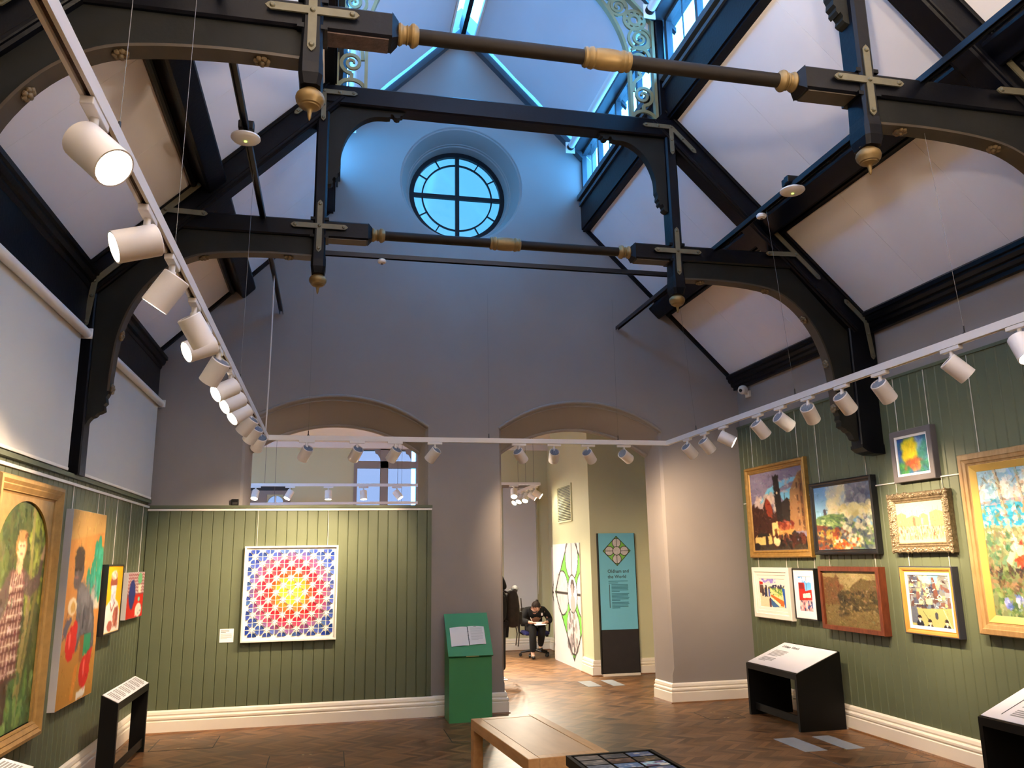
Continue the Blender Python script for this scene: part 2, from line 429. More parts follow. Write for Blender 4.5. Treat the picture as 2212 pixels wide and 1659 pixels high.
# lantern: clerestory beams, windows, eaves, blinds, ridge
for s, side in ((-1, 'left'), (1, 'right')):
    root = empty('clerestory_beam', (s*1.6, D, 5.74), label='deep black beam carrying the clerestory windows on the %s' % side, cat='beam')
    MB().box(*sorted((s*1.54, s*1.70)), Y0, D-.005, 5.745, 6.15).build('timber', BLACK, root)
    MB().box(*sorted((s*1.515, s*1.70)), Y0, D-.01, 6.06, 6.10).build('moulding', LEADGREY, root)
    MB().box(*sorted((s*1.49, s*1.70)), Y0, D-.01, 6.135, 6.20).build('sill', LEADGREY, root)
    MB().prism([(s*1.45, 6.80), (s*1.72, 6.80), (s*1.72, 6.98), (s*1.45, 6.90)], 'y', Y0, D-.01).build('eave_plate', LEADGREY, root)
    MB().prism([(s*1.56, 5.72), (s*1.75, 5.72), (s*1.80, 5.80), (s*1.70, 5.86), (s*1.56, 5.86)], 'y', Y0, D).build('backing', BLACK, root)
wn = 2
for s in (-1, 1):
    for b0, b1, nl in ((T2+.12, D-.02, 4), (T1+.12, T2-.02, 4), (-1.2, T1-.02, 6)):
        root = empty('window_%d' % wn, (s*1.6, b0, 6.2), kind='structure'); wn += 1
        st = (b1-b0)/nl
        m = MB()
        m.box(*sorted((s*1.57, s*1.63)), b0, b1, 6.2, 6.24).box(*sorted((s*1.57, s*1.63)), b0, b1, 6.76, 6.80)
        m.build('frame', LEADGREY, root)
        for k in range(nl+1):
            MB().box(*sorted((s*1.57, s*1.63)), b0+k*st-.025, b0+k*st+.025, 6.2, 6.8).build('mullion', LEADGREY, root)
        for k in range(nl):
            MB().box(*sorted((s*1.595, s*1.605)), b0+(k+.5)*st-.006, b0+(k+.5)*st+.006, 6.24, 6.76).build('glazing_bar', LEADGREY, root)
            MB().box(*sorted((s*1.598, s*1.602)), b0+k*st+.02, b0+(k+1)*st-.02, 6.23, 6.77).build('pane', GLASS, root)
    MB().box(*sorted((s*1.56, s*1.66)), Y0, -1.2, 6.2, 6.8).build('clerestory_infill', LEADGREY, ceiling)
def lz(x): return 8.43-1.03*abs(x)
for s in (-1, 1):
    for b0, b1 in ((T2+.05, D-.13), (T1+.05, T2-.02), (Y0, T1-.02)):
        n = 10; pts = []
        for k in range(n+1):
            x = .17+(1.44-.17)*k/n; pts.append((s*x, lz(x)-.006*math.sin(k*1.9)))
        m = MB(); m.prism(pts+[(p[0], p[1]+.004) for p in reversed(pts)], 'y', b0, b1)
        m.build('lantern_blind', LANTF, ceiling)
    MB().prism([(s*.03, lz(.03)+.04), (s*1.70, lz(1.70)+.04), (s*1.70, lz(1.70)+.046), (s*.03, lz(.03)+.046)], 'y', Y0, D).build('lantern_glazing', GLASS, ceiling)
    for yy in (T1+.01, T2+.01, 5.1, 7.9, 2.4):
        MB().prism([(s*.02, lz(.02)+.06), (s*1.7, lz(1.7)+.06), (s*1.7, lz(1.7)+.01), (s*.02, lz(.02)+.01)], 'y', yy, yy+.05).build('lantern_rafter', LEADGREY, ceiling)
root = empty('ridge_beam', (0, D, 8.3), label='dark ridge beam at the top of the lantern roof', cat='beam')
MB().box(-.028, .028, Y0, D, 8.26, 8.50).build('timber', BLACK, root)
for s in (-1, 1): MB().box(*sorted((s*.15, s*.175)), Y0, D-.1, lz(.16)-.03, lz(.16)+.03).build('roller_rail', PVC, root)
for s in (-1, 1): MB().prism([(0, 8.20), (s*.17, 8.09), (s*.17, 8.15), (0, 8.27)], 'y', D-.14, D-.10).build('end_bracket', LEADGREY, root)
# roller tubes along the lantern eaves
for s, side in ((-1, 'left'), (1, 'right')):
    for (b0, b1, where) in ((T2+.10, D-.16, 'beyond the far truss'), (T1+.1, T2-.10, 'between the two trusses')):
        root = empty('roller_tube', (s*1.38, b0, 6.80), label='white roller tube along the %s lantern eave %s' % (side, where), cat='roller tube', group='lantern roller tubes')
        m = MB(); m.tube([(s*1.38, b0+.05, 6.80), (s*1.38, b1-.05, 6.80)], .042, 16); m.build('tube', PVC, root, smooth=40)
        for yy in (b0, b1-.05):
            m = MB(); m.tube([(s*1.38, yy, 6.80), (s*1.38, yy+.05, 6.80)], .045, 16); m.build('end_cap', MATB, root, smooth=40)
            MB().box(s*1.38-.06, s*1.38+.06, yy+(.052 if yy > b0 else -.008), yy+(.06 if yy > b0 else 0), 6.72, 6.87).build('bracket', PVC, root)

# round window
root = empty('window_1', (RW_C, 9.66, RW_Z), kind='structure')
def ringm(r0, r1, y0, y1, n=64):
    m = MB(); m.loft([circ(r0, y0, n), circ(r1, y0, n), circ(r1, y1, n), circ(r0, y1, n), circ(r0, y0, n)]); return m
ringm(.565, .635, 9.645, 9.70).build('outer_frame', BLACK, root, smooth=30)
ringm(.445, .463, 9.665, 9.69).build('inner_ring', BLACK, root, smooth=30)
MB().box(-.57, .57, 9.655, 9.70, RW_Z-.026, RW_Z+.026).build('cross_bar', BLACK, root)
MB().box(-.026, .026, 9.654, 9.70, RW_Z-.57, RW_Z+.57).build('cross_bar', BLACK, root)
for k in range(12):
    a = math.radians(30*k)
    if k % 3 == 0: continue
    m = MB(); m.ribbon([(.45*math.sin(a), RW_Z+.45*math.cos(a)), (.58*math.sin(a), RW_Z+.58*math.cos(a))], .014, 9.667, 9.69)
    m.build('glazing_bar', BLACK, root)
def sector(r0, r1, a0, a1, y, th=.004, n=10):
    pts = [(r1*math.sin(a0+(a1-a0)*i/n), RW_Z+r1*math.cos(a0+(a1-a0)*i/n)) for i in range(n+1)]
    pts += [(r0*math.sin(a1-(a1-a0)*i/n), RW_Z+r0*math.cos(a1-(a1-a0)*i/n)) for i in range(n+1)] if r0 > 0 else [(0, RW_Z)]
    return MB().prism(pts, 'y', y, y+th)
for k in range(4): sector(0, .455, math.pi/2*k, math.pi/2*(k+1), 9.678).build('pane', FROST, root)
for k in range(12): sector(.455, .60, math.pi/6*k, math.pi/6*(k+1), 9.678).build('pane', FROST, root)

# ------------------------------------------------------------------ far gallery beyond the arches
FY = 15.2
wall_far = empty('wall_far', (0, FY, 0), kind='structure')
def arched_hole(cx, hw, z0, spring, n=14):
    return [(cx-hw, z0)] + [(cx-hw*math.cos(math.pi*i/n), spring+hw*math.sin(math.pi*i/n)) for i in range(n+1)] + [(cx+hw, z0)]
CW = [(-1.045, 1.3), (.065, 1.3), (.065, 3.68), (-1.045, 3.68)]
holes = [CW, arched_hole(-2.467, .14, 1.0, 2.70), arched_hole(2.02, .22, .55, 2.46)]
m = MB(); outl = [(-4.3, 0), (4.0, 0), (4.0, 3.95), (-4.3, 3.95)]
for y in (FY, FY+.2):
    P = outl + [p for h in holes for p in h]
    tri = tessellate_polygon([[Vector((p[0], p[1], 0)) for p in l] for l in [outl]+holes])
    m.add([(p[0], y, p[1]) for p in P], [tuple(t) for t in tri])
for h in holes: m.loft([[(p[0], y, p[1]) for p in h] for y in (FY, FY+.2)])
m.build('masonry', PALEWALL, wall_far)
MB().box(-3.05, -2.2, FY-.04, FY+.001, 2.92, 3.0).build('pelmet', DARK, wall_far)
g = MB()
for a, b, c, d in ((-3.05, -2.61, 1.0, 2.92), (-2.325, -2.2, 1.0, 2.92), (-2.61, -2.325, 2.85, 2.92)): g.box(a, b, FY-.03, FY, c, d)
g.build('window_surround', GREYWALL, wall_far)
root = empty('window_8', (-.49, FY, 2.4), kind='structure')
m = MB()
for a, b in ((-1.09, -1.03), (.05, .11)): m.box(a, b, FY-.03, FY+.1, 1.3, 3.74)
m.build('frame', GREYWALL, root)
MB().box(-.608, -.464, FY-.02, FY+.1, 1.3, 3.70).build('mullion', GREYWALL, root)
for z0, z1 in ((3.34, 3.42+.05), (2.55, 2.58), (3.68, 3.75)): MB().box(-1.05, .07, FY-.02, FY+.1, z0, z1).build('transom', GREYWALL, root)
for cx in (-.82, -.25):
    for s in (-1, 1):
        MB().prism([(cx+s*.22, 3.46), (cx+s*.22, 3.70), (cx+s*.10, 3.70), (cx+s*.12, 3.62), (cx+s*.165, 3.60), (cx+s*.205, 3.53)], 'y', FY, FY+.06).build('tracery', GREYWALL, root)
    MB().box(cx-.22, cx+.22, FY+.05, FY+.055, 1.3, 3.7).build('pane', FROST2, root)
for nm, cx, hw in (('window_9', -2.467, .15), ('window_10', 2.02, .23)):
    root = empty(nm, (cx, FY, 1.5), kind='structure')
    MB().box(cx-hw, cx+hw, FY+.1, FY+.105, .5, 2.85).build('pane', FROST2, root)
    MB().box(cx-.012, cx+.012, FY+.08, FY+.12, .5, 2.9).build('glazing_bar', WHITE, root)
    for z in (1.44, 2.34): MB().box(cx-hw, cx+hw, FY+.08, FY+.12, z-.02, z+.02).build('glazing_bar', WHITE, root)
    MB().box(cx-hw-.04, cx+hw+.04, FY-.04, FY+.1, .48, .55).build('sill', CREAM, root)
MB().box(-4.3, 4.0, 9.66, FY, 3.80, 3.95).build('ceiling_gallery', WHITE, kind='structure')
MB().box(-4.3, 4.0, FY-.10, FY, 3.70, 3.80).build('trim_7', WHITE, kind='structure')
MB().box(-4.5, -4.3, 9.66, FY+.2, 0, 3.95).build('wall_gallery_left', PALEWALL, kind='structure')
blk = empty('wall_gallery_right', (2.27, 11.62, 0), kind='structure')
MB().box(2.27, 4.2, 11.62, 13.72, 0, 3.8).build('masonry', PALEWALL, blk)
MB().box(2.60, 4.2, 13.72, FY, 0, 3.8).build('masonry', PALEWALL, blk)
MB().box(3.75, 4.2, 9.66, 11.62, 0, 3.8).build('masonry', PALEWALL, blk)
skirting('baseboard_gallery', [(-4.3, FY), (2.60, FY), (2.60, 13.72), (2.27, 13.72)])
skirting('baseboard_pillar', [(2.27, 12.10), (2.27, 11.62), (3.75, 11.62), (3.75, 9.66)])
# wall grille
vent = empty('wall_vent', (2.27, 12.88, 2.25), label='rectangular slatted ventilation grille high on the pale mural wall', cat='vent')
MB().box(2.262, 2.275, 12.49, 13.26, 2.24, 2.81).build('backing', DARK, vent)
fr = MB()
for a in ((12.47, 12.50, 2.22, 2.83), (13.25, 13.28, 2.22, 2.83), (12.50, 13.25, 2.22, 2.25), (12.50, 13.25, 2.80, 2.83)): fr.box(2.245, 2.27, *a)
fr.build('frame', PALEWALL, vent)
sl = None
for k in range(21):
    z = 2.262+k*.0258
    if sl is None:
        sl = MB().prism([(2.246, 0), (2.262, .012), (2.262, .016), (2.246, .004)], 'y', 12.5, 13.25).build('slat', PALEWALL, vent); sl.location.z = z-vent.location.z+2.25
    else: share(sl, (0, 0, z-vent.location.z+2.25))
# ------------------------------------------------------------------ roof trusses (local: u across, y=0 front face, z up)
TIE, COLZ = 4.390, 5.629
def smooth_path(P, n=6):
    out = []
    for i in range(len(P)-1):
        p0, p1, p2, p3 = P[max(i-1, 0)], P[i], P[i+1], P[min(i+2, len(P)-1)]
        for k in range(n):
            t = k/n
            out.append(tuple(.5*((2*p1[j])+(-p0[j]+p2[j])*t+(2*p0[j]-5*p1[j]+4*p2[j]-p3[j])*t*t+(-p0[j]+3*p1[j]-3*p2[j]+p3[j])*t**3) for j in range(2)))
    out.append(P[-1]); return out
CURVE = smooth_path([(1.655, 4.138), (2.0, 4.143), (2.35, 4.120), (2.60, 4.065), (2.82, 3.915), (2.99, 3.68), (3.085, 3.40), (3.115, 3.12), (3.12, 2.95)], 5)
def spiral(cx, cz, r0, r1, a0, turns, n=26, sgn=1):
    return [(cx+(r0+(r1-r0)*i/n)*math.cos(a0+sgn*2*math.pi*turns*i/n), cz+(r0+(r1-r0)*i/n)*math.sin(a0+sgn*2*math.pi*turns*i/n)) for i in range(n+1)]
def ring(cx, cz, r, n=24): return [(cx+r*math.cos(2*math.pi*i/n), cz+r*math.sin(2*math.pi*i/n)) for i in range(n)]
def strap(root, segs, y, bolts, wd=.043):
    m = MB()
    for a, b in segs:
        d = Vector((b[0]-a[0], b[1]-a[1])); L = d.length; d /= L; n = Vector((-d.y, d.x)); h = wd/2
        q = [(-.000, -h), (L-.018, -h), (L-.004, -h*.6), (L+.008, 0), (L-.004, h*.6), (L-.018, h), (0, h)]
        m.prism([(a[0]+d.x*t+n.x*k, a[1]+d.y*t+n.y*k) for t, k in q], 'y', y-.008, y+.002)
    o = m.build('iron_strap', STRAP, root, world=False)
    for b in bolts:
        MB().lathe([(.014, 0), (.014, .005), (.009, .011), (0.001, .012)], (b[0], y-.008, b[1]), (0, -1, 0), 8).build('bolt', STRAP, o, world=False, smooth=40)
    return o
ROSE = mat('brown_gold_rosette', (.17, .115, .055), .5, var=.2, scale=30)
def rosette():
    m = MB()
    for k in range(7):
        a = 2*math.pi*k/7
        m.lathe([(.001, -.006), (.011, -.003), (.013, .004), (.008, .010), (.001, .012)], (.022*math.cos(a), .022*math.sin(a), 0), (0, 0, 1), 6)
    m.lathe([(.014, 0), (.012, .012), (.006, .018), (.001, .019)], (0, 0, 0), (0, 0, 1), 8)
    return m
def make_truss(label):
    R = empty('roof_truss', (0, 0, 0), label=label, cat='roof truss', group='timber roof trusses')
    B = lambda m, nm, mt, sm=None: m.build(nm, mt, R, world=False, smooth=sm)
    for s in (-1, 1):
        wall = (-s*TC + (XR if s > 0 else -XL))            # |u| of this side's wall
        sx = lambda P: [(s*p[0], p[1]) for p in P]
        # principal rafter
        a, b = 3.52, 1.58
        def rr(u, off=0):
            x = u + (s*TC); return (s*(u+NX*off), rz(x)+NZ*off)
        m = MB(); m.beam(rr(a, .115), rr(b, .115), .225, .0, .17); B(m, 'rafter', BLACK)
        for off in (.018, .20):
            m = MB(); m.beam(rr(a, off), rr(b, off), .03, -.02, .19, .006); B(m, 'rafter_moulding', BLACK)
        # wall post
        low = 2.31 if s < 0 else 2.62
        wx = 3.26 if s < 0 else 3.31
        m = MB(); m.beam((s*(wx+wall)/2, low if s < 0 else low+.0), (s*(wx+wall)/2, 3.93), wall-wx+.0, .01, .17, .01); B(m, 'wall_post', BLACK)
        if s > 0:
            m = MB(); m.prism(sx([(wx, 2.63), (wx, 2.60), (wx+.05, 2.565), (wx+.12, 2.545), (wall, 2.54), (wall, 2.63)]), 'y', .0, .18); B(m, 'wall_post_foot', BLACK)
        # curved brace: boards with a shaped foot
        x1 = wx+.004
        ufoot = x1
        foot = [(3.12, 2.93), (3.135, 2.90), (3.128, 2.86), (3.145, 2.84), (3.138, 2.80), (3.16, 2.785), (3.185, 2.775), (3.20, 2.755), (3.225, 2.745), (3.245, 2.72), (3.262, 2.68), (ufoot+.01, 2.665)]
        ru = lambda z: (3.46 + (3.875-z)/SL) - s*TC
        ub = ru(4.318) - .24*math.hypot(1, SL)/SL*1.0
        inner = [p for p in CURVE]
        outer = [(ufoot+.01, 3.70), (3.16, 3.86), (ub+.02, 4.33), (1.655, 4.33)]
        P = inner+foot+outer
        m = MB(); m.prism(sx(P), 'y', .045, .125); br = B(m, 'curved_brace', BRACE)
        eg = MB(); pth = sx(inner)
        eg.ribbon(pth, .016, .030, .140); eg.build('edge_bead', BRACEEDGE, br, world=False)
        # rosettes on the soffit
        for idx in (3, 13, 22, 30, 39):
            i = min(idx, len(inner)-2); p, q = inner[i], inner[i+1]
            d = Vector((s*(q[0]-p[0]), q[1]-p[1])).normalized(); n = Vector((d.y, -d.x))
            if n.y > 0 or (abs(n.y) < .2 and n.x*s > 0): n = -n
            nv = Vector((n.x, 0, n.y)); t = Vector((0, 1, 0)); bb = nv.cross(t)
            M = Matrix((t, bb, nv)).transposed().to_4x4(); M.translation = Vector((s*p[0], .085, p[1]))+nv*.014; M = M @ Matrix.Scale(1.25, 4)
            rosette().xf(M).build('rosette', ROSE, br, world=False, smooth=40)
        # tie beam
        m = MB(); m.beam((s*1.20, TIE-.010), (s*(ru(TIE)-.20), TIE-.010), .15, .015, .165, .012)
        tb = B(m, 'tie_beam', BLACK)
        m = MB(); sec = lambda k: [(s*k[0], .015+k[1], TIE-.010+k[2]) for k in k]
        l0 = [(s*1.20, .015, TIE-.085), (s*1.20, .165, TIE-.085), (s*1.20, .165, TIE+.065), (s*1.20, .015, TIE+.065)]
        l1 = [(s*1.165, .045, TIE-.055), (s*1.165, .135, TIE-.055), (s*1.165, .135, TIE+.035), (s*1.165, .045, TIE+.035)]
        m.loft([l0, l1], True, True); m.build('beam_nose', BLACK, tb, world=False)
        MB().box(*sorted((s*1.215, s*1.53)), .03, .15, TIE-.092, TIE-.0845).build('worn_underside', BRACEEDGE, tb, world=False)
        # hanging post with turned pendant
        m = MB(); m.beam((s*PU, 4.06), (s*PU, 5.62), .105, -.004, .16, .016); hp = B(m, 'hanging_post', BLACK)
        m = MB(); c = s*PU
        def sq(h, z, cc): return [(c-h+cc, -.01+.06-h*1.0+.02, z) for cc in (0,)]
        def octl(hx, hy, z, ch):
            x0, x1_, y0_, y1_ = c-hx, c+hx, .078-hy, .078+hy
            return [(x0+ch, y0_, z), (x1_-ch, y0_, z), (x1_, y0_+ch, z), (x1_, y1_-ch, z), (x1_-ch, y1_, z), (x0+ch, y1_, z), (x0, y1_-ch, z), (x0, y0_+ch, z)]
        m.loft([octl(.05, .08, 4.30, .012), octl(.053, .083, 4.16, .012), octl(.060, .090, 4.10, .02), octl(.060, .09, 4.04, .02), octl(.050, .075, 3.985, .02)], True, True)
        m.build('post_foot', BLACK, hp, world=False)
        pr = [(.034, .03), (.046, .012), (.046, .002), (.052, -.004), (.053, -.012), (.044, -.018), (.043, -.024), (.054, -.030), (.068, -.044), (.073, -.062), (.069, -.082), (.058, -.097), (.057, -.101), (.049, -.105), (.047, -.110), (.034, -.117), (.020, -.122), (.014, -.130), (.011, -.148), (.009, -.166), (.003, -.182), (.001, -.184)]
        MB().lathe(pr, (c, .078, 4.005), (0, 0, 1), 22).build('pendant', GOLD, hp, world=False, smooth=35)
        for z in (TIE-.083, TIE+.07):
            MB().box(c-.075, c+.075, .0, .17, z-.012, z+.012).build('joint_fillet', BLACK, hp, world=False)
        # lantern post standing on the collar
        m = MB(); m.beam((s*1.565, 5.70), (s*1.565, 6.92), .085, .01, .14, .01); B(m, 'lantern_post', BLACK)
        # collar bracket
        bk = [(1.552, 5.545), (.90, 5.545), (.90, 5.525), (.915, 5.517), (.920, 5.505), (.942, 5.500), (.946, 5.482), (.972, 5.474), (.992, 5.482), (1.0, 5.498), (1.01, 5.508), (1.025, 5.506), (1.03, 5.480), (1.06, 5.474)]
        bk += smooth_path([(1.10, 5.474), (1.18, 5.462), (1.27, 5.415), (1.35, 5.335), (1.405, 5.235), (1.44, 5.12), (1.447, 5.03)], 5)
        bk += [(1.445, 4.985), (1.458, 4.955), (1.452, 4.915), (1.470, 4.898), (1.466, 4.872), (1.482, 4.852), (1.497, 4.868), (1.512, 4.842), (1.505, 4.815), (1.520, 4.80), (1.552, 4.79)]
        m = MB(); m.prism(sx(bk), 'y', .04, .12); B(m, 'collar_bracket', BRACE)
        # gold straps
        strap(R, [((c, TIE), (c+.225, TIE)), ((c, TIE), (c-.225, TIE)), ((c, TIE), (c, TIE+.225)), ((c, TIE), (c, TIE-.225))], -.004,
              [(c, TIE), (c+.197, TIE), (c-.197, TIE), (c, TIE+.197), (c, TIE-.197)])
        h = math.hypot(1, SL)
        strap(R, [((c, COLZ), (c-s*.275, COLZ)), ((c, COLZ), (c, COLZ-.275)), ((c, COLZ), (c+s*.235, COLZ-.235*SL))], -.022,
              [(c, COLZ), (c-s*.13, COLZ), (c-s*.25, COLZ), (c, COLZ-.13), (c, COLZ-.25), (c+s*.11, COLZ-.11*SL), (c+s*.21, COLZ-.21*SL)], .040)
        j = (s*2.80, 4.43)
        strap(R, [(j, (j[0]-s*.31, j[1]-.01)), (j, (j[0]-s*.26, j[1]+.26*SL)), (j, (j[0]+s*.225, j[1]-.225*SL))], -.022, [j, (j[0]-s*.285, j[1]-.01), (j[0]-s*.235, j[1]+.235*SL), (j[0]+s*.2, j[1]-.2*SL)])
        j = (s*(wall-.11), 3.80)
        strap(R, [(j, (j[0]-s*.20, j[1]+.20*SL)), (j, (j[0]+s*.04, j[1]-.36))], -.022, [j, (j[0]-s*.18, j[1]+.18*SL), (j[0]+s*.013, j[1]-.12), (j[0]+s*.037, j[1]-.33)])
        # fretwork spandrel above the collar
        fx = lambda P: [(s*p[0], p[1]) for p in P]
        m = MB(); y0, y1 = .055, .075
        arc = [(1.25, 5.72), (1.25, 6.2)] + [(1.25*math.cos(a), 6.2+1.25*math.sin(a)) for a in [math.radians(4*k) for k in range(1, 23)]]
        m.ribbon(fx(arc), .028, .035, .095)
        m.ribbon(fx([(1.50, 5.72), (1.50, 6.82)]), .028, .035, .095)
        m.ribbon(fx([(1.50, 6.80), (.05, lz(.05)-.06)]), .028, .035, .095)
        m.ribbon(fx([(1.25, 5.722), (1.50, 5.722)]), .02, .035, .095)
        W = .032
        m.ribbon(fx([(1.375+.115*math.cos(math.radians(a)), 5.73+.09*math.sin(math.radians(a))) for a in range(0, 181, 12)]), W, y0, y1)
        def scroll(cx, cz, r, a0, sg, k=1.75):
            m.ribbon(fx(spiral(cx, cz, r, r*.16, a0, k, 34, sg)), [W*(1-.35*i/34) for i in range(35)], y0, y1)
        m.ribbon(fx([(1.375, 5.82), (1.375, 5.88)]), W, y0, y1)
        scroll(1.375, 5.985, .105, math.radians(-90), 1); 
        m.ribbon(fx(smooth_path([(1.28, 6.02), (1.295, 6.12), (1.36, 6.19), (1.345, 6.23), (1.40, 6.27), (1.46, 6.25)], 5)), W, y0, y1)
        scroll(1.36, 6.36, .095, math.radians(-60), -1)
        m.ribbon(fx(smooth_path([(1.46, 6.25), (1.475, 6.36), (1.44, 6.46), (1.36, 6.50), (1.28, 6.47)], 5)), W, y0, y1)
        scroll(1.375, 6.60, .10, math.radians(-110), 1)
        m.ribbon(fx(ring(1.375, 6.60, .118)), W*.8, y0, y1, True)
        m.ribbon(fx(ring(1.325, 6.80, .055)), W, y0, y1, True)
        m.ribbon(fx(ring(1.325, 6.80, .105)), W*.9, y0, y1, True)
        for k in range(8):
            a = math.pi/4*k+.3
            m.ribbon(fx(ring(1.325+.08*math.cos(a), 6.80+.08*math.sin(a), .026, 10)), W*.5, y0, y1, True)
        for (cx, cz, r, a0, sg) in ((1.16, 6.93, .085, 0, 1), (1.09, 7.10, .09, 1.5, -1), (.92, 7.22, .085, .5, 1), (.80, 7.40, .10, 2, -1), (.60, 7.50, .10, 1, 1), (.42, 7.66, .11, 0, -1), (.20, 7.76, .10, 1, 1)):
            scroll(cx, cz, r, a0, sg); m.ribbon(fx(ring(cx, cz, r*1.12)), W*.8, y0, y1, True)
        B(m, 'fretwork', FRET)
    # collar beam
    m = MB(); m.beam((-1.62, 5.625), (1.62, 5.625), .18, -.012, .165, .014); B(m, 'collar_beam', BLACK)
    # turned rod between the tie beams
    rod = MB().tube([(-1.17, .09, TIE-.01), (1.17, .09, TIE-.01)], .041, 20).build('turned_rod', RODM, R, world=False, smooth=40)
    def turn(x0, x1, prof, nm):
        MB().lathe([(r, x0+(x1-x0)*t) for r, t in prof], (0, .09, TIE-.01), (1, 0, 0), 24, False).build(nm, GOLD, rod, world=False, smooth=35)
    endp = [(.041, 0), (.055, .05), (.060, .13), (.055, .22), (.047, .28), (.046, .40), (.052, .46), (.046, .52), (.050, .58), (.062, .66), (.064, .76), (.058, .86), (.050, .94), (.041, 1)]
    turn(-1.17, -1.055, endp, 'ring_collar'); turn(1.17, 1.055, endp, 'ring_collar')
    turn(-.14, .14, [(.041, 0), (.054, .02), (.058, .06), (.052, .10), (.060, .14), (.062, .19), (.053, .24), (.057, .29), (.059, .34), (.060, .5), (.059, .66), (.057, .71), (.053, .76), (.062, .81), (.060, .86), (.052, .90), (.058, .94), (.054, .98), (.041, 1)], 'ring_collar')
    return R
tr = make_truss('far timber roof truss with gold straps, close in front of the round window')
tr.location = (TC, T2, 0)
t1 = copy_tree(tr); t1.location = (TC, T1, 0)
for o in t1.children_recursive:
    if o.name.startswith('worn_underside') and o.data.vertices[0].co.x < 0:
        o.data = o.data.copy(); o.data.materials[0] = CHIP
t1['label'] = 'nearest timber roof truss with gold straps, cut by the top edge of the picture'
# ------------------------------------------------------------------ hanging rails, tracks, spotlights
RZ = 4.45
rails = empty('ceiling_rail_frame', (0, 7.37, RZ), label='black slotted steel rail frame hung below the roof slopes', cat='rail frame')
def channel(p0, p1, nm, wd=.042, h=.042):
    p0, p1 = Vector(p0), Vector(p1); d = (p1-p0).normalized(); n = Vector((-d.y, d.x, 0)); m = MB()
    t = .006; z0, z1 = -h/2, h/2
    sec = [(-wd/2, z0), (-wd/2, z1), (wd/2, z1), (wd/2, z0), (wd/2-t, z0), (wd/2-t, z1-t), (-wd/2+t, z1-t), (-wd/2+t, z0)]
    m.loft([[q+n*a+Vector((0, 0, z)) for a, z in sec] for q in (p0, p1)], True, True)
    return m.build(nm, STRUT, rails)
channel((-2.1, Y0, RZ), (-2.1, D-.03, RZ), 'rail'); channel((1.95, Y0, RZ), (1.95, D-.03, RZ), 'rail')
channel((-2.1, 7.37, RZ+.04), (1.95, 7.37, RZ+.04), 'cross_rail')
for x, y in ((-2.1, 7.37), (1.95, 7.37), (-2.1, 5.2), (1.95, 5.25)):
    MB().box(x-.04, x+.04, y-.03, y+.03, RZ+.02, RZ+.075).build('clamp', STRUT, rails)
# drop rods holding the rails to the trusses
for x in (-2.1, 1.95):
    for yy in (T1+.08, T2+.08):
        MB().tube([(x, yy, RZ-.16), (x, yy, RZ+.02)], .008, 6).build('drop_rod', STRUT, rails)
def disc(x, y, z, r, label, em=True):
    root = empty('emergency_light' if em else 'smoke_detector', (x, y, z), label=label, cat='emergency light' if em else 'detector')
    MB().lathe([(.001, -.03), (r*.5, -.029), (r*.88, -.022), (r, -.010), (r*.98, .0), (r*.7, .014), (r*.3, .02), (.001, .02)], (x, y, z), (0, 0, 1), 28).build('dish', PVC, root, smooth=40)
    if em:
        MB().lathe([(.012, 0), (.012, .07)], (x, y, z+.015), (0, 0, 1), 8).build('stem', STRUT, root)
        MB().cbox(x-.05, x+.05, y-.03, y+.03, z+.05, z+.11, .008).build('driver_box', STRUT, root)
        MB().lathe([(.010, 0), (.008, .004)], (x, y, z-.034), (0, 0, 1), 8).build('indicator', mat('green_indicator', (.4, .5, .1), .3, var=0, emit=(.5, .9, .1), estr=1.5), root)
    else:
        MB().lathe([(r*.3, 0), (r*.2, .008)], (x, y, z-.036), (0, 0, 1), 10).build('sensor', CHIP, root)
disc(-2.1, 5.124, 4.40, .095, 'white disc emergency light under the left black rail')
disc(1.95, 5.207, 4.42, .095, 'white disc emergency light under the right black rail')
disc(1.95, 5.68, 4.415, .042, 'small white smoke detector under the right black rail', False)
disc(-1.075, 7.37, 4.45, .042, 'small white smoke detector under the middle of the black cross rail', False)
disc(-1.99, 7.37, 4.45, .032, 'tiny white detector at the left end of the black cross rail', False)

TZ = 2.85; TXL, TXR, TYE = -2.115, 2.06, 8.17
track = empty('lighting_track', (0, TYE, TZ), label='white U shaped lighting track hung on wires around the room', cat='lighting track')
def track_run(p0, p1):
    p0, p1 = Vector(p0), Vector(p1); d = (p1-p0).normalized(); n = Vector((-d.y, d.x, 0)); h = .024; w2 = .019
    sec = [(-w2, h), (w2, h), (w2, -h), (.008, -h), (.008, -h+.014), (-.008, -h+.014), (-.008, -h), (-w2, -h)]
    m = MB(); m.loft([[q+n*a+Vector((0, 0, z)) for a, z in sec] for q in (p0, p1)], True, True)
    o = m.build('track_run', TRACKW, track)
    m = MB(); m.loft([[q+n*a+Vector((0, 0, z)) for a, z in ((-.008, -.012), (.008, -.012), (.008, -.009), (-.008, -.009))] for q in (p0, p1)], True, True); m.build('slot', CHIP, o)
track_run((TXL, -2.8, TZ), (TXL, TYE, TZ)); track_run((TXL, TYE, TZ), (TXR, TYE-.04, TZ)); track_run((TXR, -2.8, TZ), (TXR, TYE-.04, TZ))
for p in ((TXL, TYE), (TXR, TYE-.04)): MB().cbox(p[0]-.026, p[0]+.026, p[1]-.026, p[1]+.026, TZ-.025, TZ+.025, .004).build('corner_joint', TRACKW, track)
